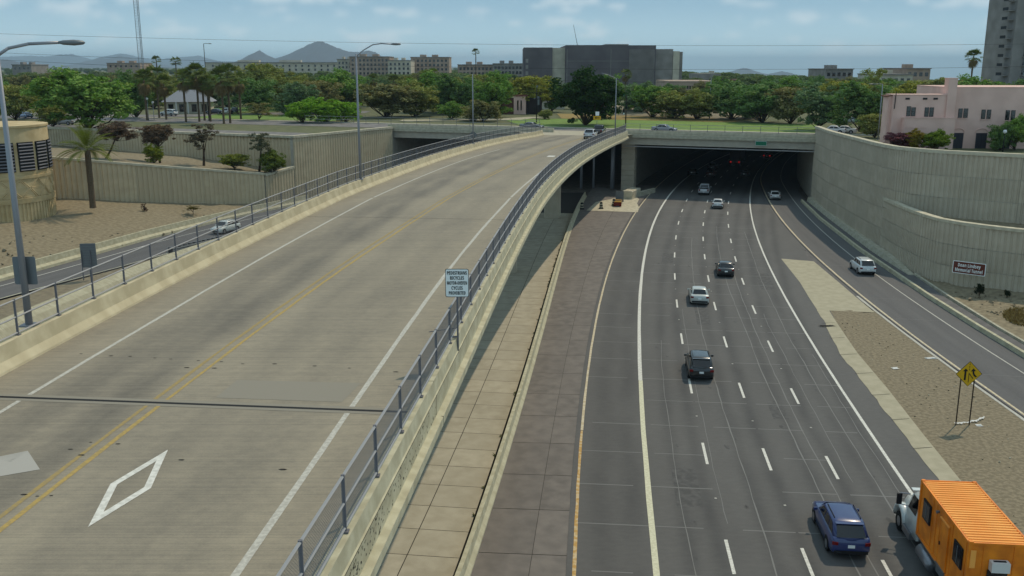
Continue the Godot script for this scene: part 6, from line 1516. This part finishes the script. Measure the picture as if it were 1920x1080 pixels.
func plants():
	for q in [[1, 230, 66, 1.0, 0.14], [2, 230, 62, 1.0, 0.2], [3, 210, 64, 1.0, 0.24], [4, 230, 62, 1.0, 0.12]]: crowns.append(make_crown(q[0], q[1], q[2], q[3], q[4]))
	crowns.append(make_crown(9, 45, 60, 0.9, 0.4))   # thin ragged crown
	for k in 3: fans.append(fan_palm_meshes(20 + k))
	for k in 2: dates.append(date_palm_mesh(40 + k, 46))
	var green := Color(0.46, 0.57, 0.27); var dark := Color(0.42, 0.52, 0.30); var olive := Color(0.55, 0.57, 0.32); var brown := Color(0.52, 0.515, 0.34); var bright := Color(0.50, 0.64, 0.20); var yell := Color(0.58, 0.59, 0.27); var blue := Color(0.45, 0.53, 0.38)
	var GP := "trees of the park beyond the street"
	# [label, px, base py, top py, width px, crown, colour, trunk share]
	var T := [
		["big round bright tree left of the palms, over the upper wall", 163, 243, 124, 178, 0, green, 0.08],
		["olive tree behind the leftmost lamp post", 30, 225, 148, 90, 1, olive, 0.12], ["yellowish shrub tree beside the pale blue car", 75, 222, 160, 76, 4, yell, 0.15], ["dark tree just left of the leftmost palms", 256, 221, 128, 70, 3, dark, 0.12],
		["olive tree standing tallest below the small round peak", 490, 205, 104, 92, 1, olive, 0.2], ["dark tree right of the palm clump", 480, 214, 138, 86, 2, dark, 0.15], ["brownish low tree on the small lawn", 486, 226, 190, 74, 4, brown, 0.3], ["grey green tree under the pale long block", 535, 206, 127, 82, 3, olive, 0.15], ["brown olive tree behind the bright bushes", 597, 212, 140, 92, 1, brown, 0.12], ["green tree under the apartment row", 640, 205, 126, 96, 0, green, 0.15], ["blue green tree behind the bright bushes", 560, 216, 150, 80, 2, blue, 0.12],
		["brown tree right of the curved-arm lamp post", 722, 220, 146, 120, 1, brown, 0.1], ["olive tree left of the round shrub", 778, 218, 148, 90, 3, olive, 0.1], ["green tree below the two small palms", 812, 210, 130, 96, 0, green, 0.12], ["dark green tree over the round shrub", 850, 214, 134, 92, 2, dark, 0.12], ["olive tree below the lone tall palm", 893, 208, 128, 84, 1, olive, 0.15], ["green tree touching the pavilion", 930, 220, 136, 76, 3, green, 0.12], ["brownish tree by the thin lamp with the diamond", 905, 228, 184, 66, 2, brown, 0.12],
		["yellow olive tree in front of the dark block's left end", 1000, 212, 130, 90, 1, yell, 0.2], ["small dark tree behind the signal pole", 1035, 210, 146, 62, 3, dark, 0.2], ["big spreading tree at the top of the ramp", 1097, 235, 122, 134, 0, Color(0.19, 0.28, 0.12), 0.10], ["second green tree joined to the big spreading tree", 1130, 222, 138, 76, 3, green, 0.1],
		["grey green tree in front of the dark block", 1196, 214, 148, 66, 2, blue, 0.1], ["low green tree on the rocky bank", 1222, 220, 150, 84, 1, green, 0.1], ["pale green bank tree before the block's right end", 1262, 222, 168, 96, 3, olive, 0.08], ["low bushy tree over the flower bed", 1305, 224, 163, 86, 0, olive, 0.08],
		["dark broad tree right of the lawn lamp post", 1372, 224, 146, 116, 2, dark, 0.1], ["dark tree behind the right end of the lawn", 1430, 230, 148, 110, 0, dark, 0.1], ["brownish dark tree beyond the tunnel roof fence", 1482, 232, 150, 96, 1, brown, 0.1], ["blue green tree over the wall's far end", 1535, 238, 152, 96, 3, blue, 0.1],
		["yellow green tree top below the stepped grey building", 1575, 226, 139, 92, 1, yell, 0.2], ["tall dark tree before the tan building's corner", 1612, 244, 146, 110, 2, dark, 0.1], ["olive tree with airy top over the right trees", 1632, 220, 121, 74, 4, olive, 0.25], ["shaggy olive tree by the thin corner pole", 1640, 258, 205, 62, 1, olive, 0.12], ["yellowish tree above the tan building's left roof", 1700, 232, 150, 100, 3, yell, 0.2], ["olive tree behind the tan building's chimney", 1760, 230, 150, 90, 1, olive, 0.2], ["green tree behind the tan building below the tall palm", 1832, 232, 138, 110, 0, green, 0.2], ["dark green tree at the foot of the apartment tower", 1898, 232, 142, 90, 2, dark, 0.2],
		["small tree between the first arched doors", 1822, 276, 238, 38, 3, dark, 0.15], ["dark tree before the third arched door", 1874, 282, 226, 50, 2, dark, 0.08], ["leafy tree beside the small white lantern", 1902, 282, 212, 52, 0, green, 0.15],
		["far dark tree between the small right peaks", 1442, 190, 140, 40, 3, dark, 0.2], ["far round tree top left of the stepped grey building", 1530, 200, 138, 36, 2, dark, 0.2], ["grey bush tree behind the leftmost lamp post near the white parked cars", 100, 238, 190, 60, 1, olive, 0.1]]
	for t in T:
		var hgt: float = 11.3 if t[2] > 236 and t[1] > 1500 else STREET
		var b := gnd(t[1], t[2], hgt); var top := far_at(t[1], t[3], -b.z); var lft := far_at(t[1] - t[4] / 2.0, t[2], -b.z)
		tree("broadleaf_tree", t[0], b, top.y - b.y, (b.x - lft.x) * 2.3, t[5], t[6], t[7], GP)
	# second row behind, filling the skyline
	var fill := RandomNumberGenerator.new(); fill.seed = 77; var cols := [olive, dark, brown, green, blue]
	for k in 64:
		var px := 5.0 + k * 30.5 + fill.randf_range(-14, 14); var d := fill.randf_range(330, 430); var p := far_at(px, 160, d)
		var topy := fill.randf_range(128, 148) if px < 940 else (fill.randf_range(141, 156) if px > 1290 else fill.randf_range(150, 162))
		var hh := far_at(px, topy, d).y - land(p.x)
		tree("background_tree", "hazy background tree in the far row of the park", Vector3(p.x, land(p.x), p.z), hh, hh * fill.randf_range(0.9, 1.3), fill.randi() % 4, cols[fill.randi() % 5], 0.12, "hazy trees of the far row")
	for k in 44:
		var px3 := -20.0 + k * 45.5 + fill.randf_range(-18, 18); var d3 := fill.randf_range(286, 326)
		if px3 > 960 and px3 < 1080: continue
		var p3 := far_at(px3, 170, d3); var h3 := far_at(px3, fill.randf_range(140, 160) if px3 < 960 or px3 > 1350 else fill.randf_range(158, 172), d3).y - STREET
		tree("middle_row_tree", "olive tree of the middle row behind the park lawns", Vector3(p3.x, STREET, p3.z), h3, h3 * fill.randf_range(1.2, 1.7), fill.randi() % 4, [olive, brown, olive, green, blue][fill.randi() % 5], 0.06, "olive trees of the middle row")
	# far-off tree cover, too many to count
	var mm := MultiMesh.new(); mm.transform_format = MultiMesh.TRANSFORM_3D; mm.mesh = crowns[1][0]; mm.instance_count = 1300
	for k in 1300:
		var d2 := 460.0 + 3600.0 * pow(fill.randf(), 1.6); var px2 := fill.randf_range(-80, 2000)
		if px2 > 960 and px2 < 1300 and d2 < 640: d2 += 200.0
		var p2 := far_at(px2, 150, d2); var hh2 := fill.randf_range(6.0, 11.5)
		mm.set_instance_transform(k, Transform3D(Basis(Vector3.UP, fill.randf() * TAU).scaled(Vector3(hh2 * 1.5, hh2, hh2 * 1.5)), Vector3(p2.x, land(p2.x) - 0.5, p2.z)))
	var mo := MultiMeshInstance3D.new(); mo.name = "distant_trees"; mo.multimesh = mm; mo.material_override = leaf_mat(Color(0.44, 0.50, 0.31)); add_child(mo)
	tag(mo, "far tree cover of the city below the mountains", "trees"); mo.set_meta("kind", "stuff")
	# bushes: [label, px, base, top, width, crown, colour, level]
	for t in [["bright green bush, left of the three above the left tunnel", 568, 230, 184, 74, 0, bright, STREET], ["bright green bush, middle of the three above the left tunnel", 610, 230, 181, 84, 3, bright, STREET], ["bright green bush, right of the three above the left tunnel", 648, 229, 185, 62, 2, bright, STREET], ["round green shrub behind the left tunnel fence", 845, 224, 188, 60, 0, green, STREET], ["olive shrub right of the round shrub", 885, 226, 196, 44, 3, olive, STREET], ["magenta flowering bush on top of the curved wall", 1687, 280, 243, 74, 1, Color(0.52, 0.33, 0.35), 11.3], ["yellow flowering bush beside the magenta one", 1716, 282, 240, 44, 3, Color(0.55, 0.50, 0.18), 11.3], ["bright green bush right of the magenta one", 1755, 284, 241, 62, 0, Color(0.42, 0.50, 0.15), 11.3], ["purple leaved shrub behind the bright green wall bush", 1738, 270, 228, 44, 4, Color(0.24, 0.16, 0.15), 11.3], ["green shrub by the signal pole", 1022, 224, 204, 30, 0, olive, STREET]]:
		var b := gnd(t[1], t[2], t[7]); var top := far_at(t[1], t[3], -b.z); var lft := far_at(t[1] - t[4] / 2.0, t[2], -b.z)
		tree("bush", t[0], b, top.y - b.y, (b.x - lft.x) * 2.0, t[5], t[6], 0.03)
	# trees on the terrace behind the lower left wall: [label, px, base py, top py, width px, crown, colour, distance, trunk, lean]
	for t in [["leaning thin tree with dull red leaves on the terrace", 196, 299, 226, 62, 2, Color(0.42, 0.36, 0.30), 158.0, 0.5, 0.75], ["dull reddish tree above the light green terrace shrub", 300, 304, 226, 58, 1, Color(0.44, 0.38, 0.31), 163.0, 0.4, 0.0], ["broad dull tree in the middle of the terrace", 382, 312, 228, 70, 4, Color(0.40, 0.37, 0.30), 163.0, 0.35, 0.1], ["thin dark tree with tufted boughs at the terrace end", 486, 318, 245, 56, 4, Color(0.36, 0.37, 0.28), 164.0, 0.3, 0.2], ["light green shrub under the reddish terrace tree", 288, 306, 268, 36, 3, Color(0.50, 0.54, 0.20), 160.0, 0.05, 0.0], ["light green shrub right of the broad terrace tree", 440, 316, 284, 56, 1, Color(0.48, 0.51, 0.21), 162.0, 0.05, 0.0], ["green shrub at the terrace end by the step", 514, 330, 278, 46, 0, Color(0.42, 0.47, 0.20), 163.5, 0.08, 0.0]]:
		var b := far_at(t[1], t[2], t[7]); var top := far_at(t[1], t[3], t[7]); var w: float = t[4] * 1.2 * t[7] / F
		tree("terrace_tree" if t[8] > 0.1 else "terrace_shrub", t[0], b, top.y - b.y, w, t[5], t[6], t[8], "", t[9])
	# low scrub on the dirt banks
	for t in [["low grey green scrub beside the date palm", 140, 402, 378, 30, 4, Color(0.25, 0.25, 0.15)], ["small scrub tuft right of the date palm", 212, 391, 380, 24, 4, Color(0.27, 0.26, 0.17)], ["yellow green scrub at the foot of the lower wall", 362, 397, 385, 44, 4, Color(0.36, 0.34, 0.14)], ["dark bare scrub near the lower wall", 271, 402, 380, 18, 4, Color(0.36, 0.29, 0.24)]]:
		var b := gnd(t[1], t[2], 1.2); var top := far_at(t[1], t[3], -b.z); tree("scrub", t[0], b, top.y - b.y, t[4] * -b.z / F, t[5], t[6], 0.03)
	for t in [["dark small bush at the foot of the lower right wall", 1836, 553, 528, 18], ["second small bush by the lower right wall", 1888, 556, 542, 14]]:
		var b := gnd(t[1], t[2], 0.5); tree("scrub", t[0], b, (t[2] - t[3]) * 0.052, t[4] * 0.055, 2, Color(0.16, 0.2, 0.12), 0.04)
	# palms
	var dp := gnd(174, 386, 3.3); palm("feathery date palm before the lower left wall", dp, far_at(172, 282, -dp.z).y - dp.y, 4.0, "date", "", false, 0.42)
	var G := "shaggy fan palms of the park clump"
	for q in [[276, 226, 150, 2.6], [299, 222, 142, 2.7], [312, 224, 158, 2.2], [349, 229, 148, 2.3], [374, 228, 140, 2.6], [384, 226, 150, 2.3], [395, 228, 158, 2.1], [420, 232, 148, 2.7], [432, 231, 142, 2.6], [452, 224, 152, 2.2]]:
		var b := gnd(q[0], q[1], STREET); palm("shaggy fan palm with hanging dead fronds in the park clump", b, far_at(q[0], q[2], -b.z).y - b.y, q[3] * 1.35, "fan", G, true, 0.24)
	var G2 := "small palm crowns among the park trees"
	for q in [[555, 172, 1.9], [585, 158, 1.8], [662, 165, 2.4], [700, 150, 2.0], [738, 152, 2.0], [640, 168, 2.2], [795, 142, 1.8], [812, 138, 1.8], [1173, 140, 1.8], [470, 160, 2.0], [770, 160, 1.8]]:
		var p := far_at(q[0], q[1], 300.0); palm("fan palm crown showing between the park trees", Vector3(p.x, STREET, p.z), p.y - STREET, q[2] * 1.35, "fan", G2, true, 0.25)
	for q in [["thin tall palm left of the far palm pair against the mountains", 293, 113, 380.0, 2.4], ["thin tall palm right of the far palm pair against the mountains", 329, 116, 380.0, 2.8], ["lone tall thin palm left of the dark block", 892, 98, 420.0, 2.2], ["tall palm with a pinkish skirt beside the apartment tower", 1825, 112, 240.0, 2.6]]:
		var p := far_at(q[1], q[2], q[3]); palm(q[0], Vector3(p.x, STREET if q[1] < 1500 else 11.3, p.z), p.y - STREET, q[4], "fan", "", q[1] > 1500, 0.2)
	# round desert shrubs dotted along the flower bed
	for k in 16:
		var px := 1196.0 + k * 7.6 + bound(-2, 2); var py := 213.0 + (k * 0.35) + bound(-1.5, 1.5); var b := gnd(px, py, STREET + 0.06)
		tree("flower_bed_shrub", "small dark round shrub dotted along the edge of the flower bed", b, 0.8, 1.0, k % 4, Color(0.13, 0.17, 0.08), 0.03, "round shrubs along the flower bed")

func _ready():
	rng.seed = 4
	var cam := Camera3D.new(); cam.name = "camera"; add_child(cam)
	cam.position = Vector3(0, CAM_H, 0); cam.rotation.x = -pitch; cam.fov = rad_to_deg(2.0 * atan(540.0 / F)); cam.near = 0.5; cam.far = 40000.0; cam.current = true
	var env := Environment.new(); env.background_mode = Environment.BG_SKY
	var sky := Sky.new(); var sm := PanoramaSkyMaterial.new(); sm.panorama = panorama(); sm.energy_multiplier = 1.0; sky.sky_material = sm; env.sky = sky
	env.tonemap_mode = Environment.TONE_MAPPER_LINEAR; env.tonemap_exposure = 1.14
	env.fog_enabled = true; env.fog_density = 0.00008; env.fog_light_color = Color(0.80, 0.92, 1.0); env.fog_sky_affect = 0.0
	env.sdfgi_enabled = true; env.ssao_enabled = true; env.ssil_enabled = true
	var we := WorldEnvironment.new(); we.name = "world_environment"; we.environment = env; add_child(we)
	var sun := DirectionalLight3D.new(); sun.name = "sun"; add_child(sun)
	var az := deg_to_rad(39.4); var el := deg_to_rad(53.1)
	var to_sun := Vector3(sin(az) * cos(el), sin(el), -cos(az) * cos(el))
	sun.look_at_from_position(to_sun * 100.0, Vector3.ZERO); sun.light_energy = 0.68; sun.light_color = Color(1.0, 0.935, 0.83); sun.light_angular_distance = 0.53; sun.shadow_enabled = true
	materials()
	setting()
	ramp()
	portal()
	buildings()
	sky_things()
	plants()
	vehicles()
	box_truck()
	tunnel_lorry()
	signs()
	roadworks()
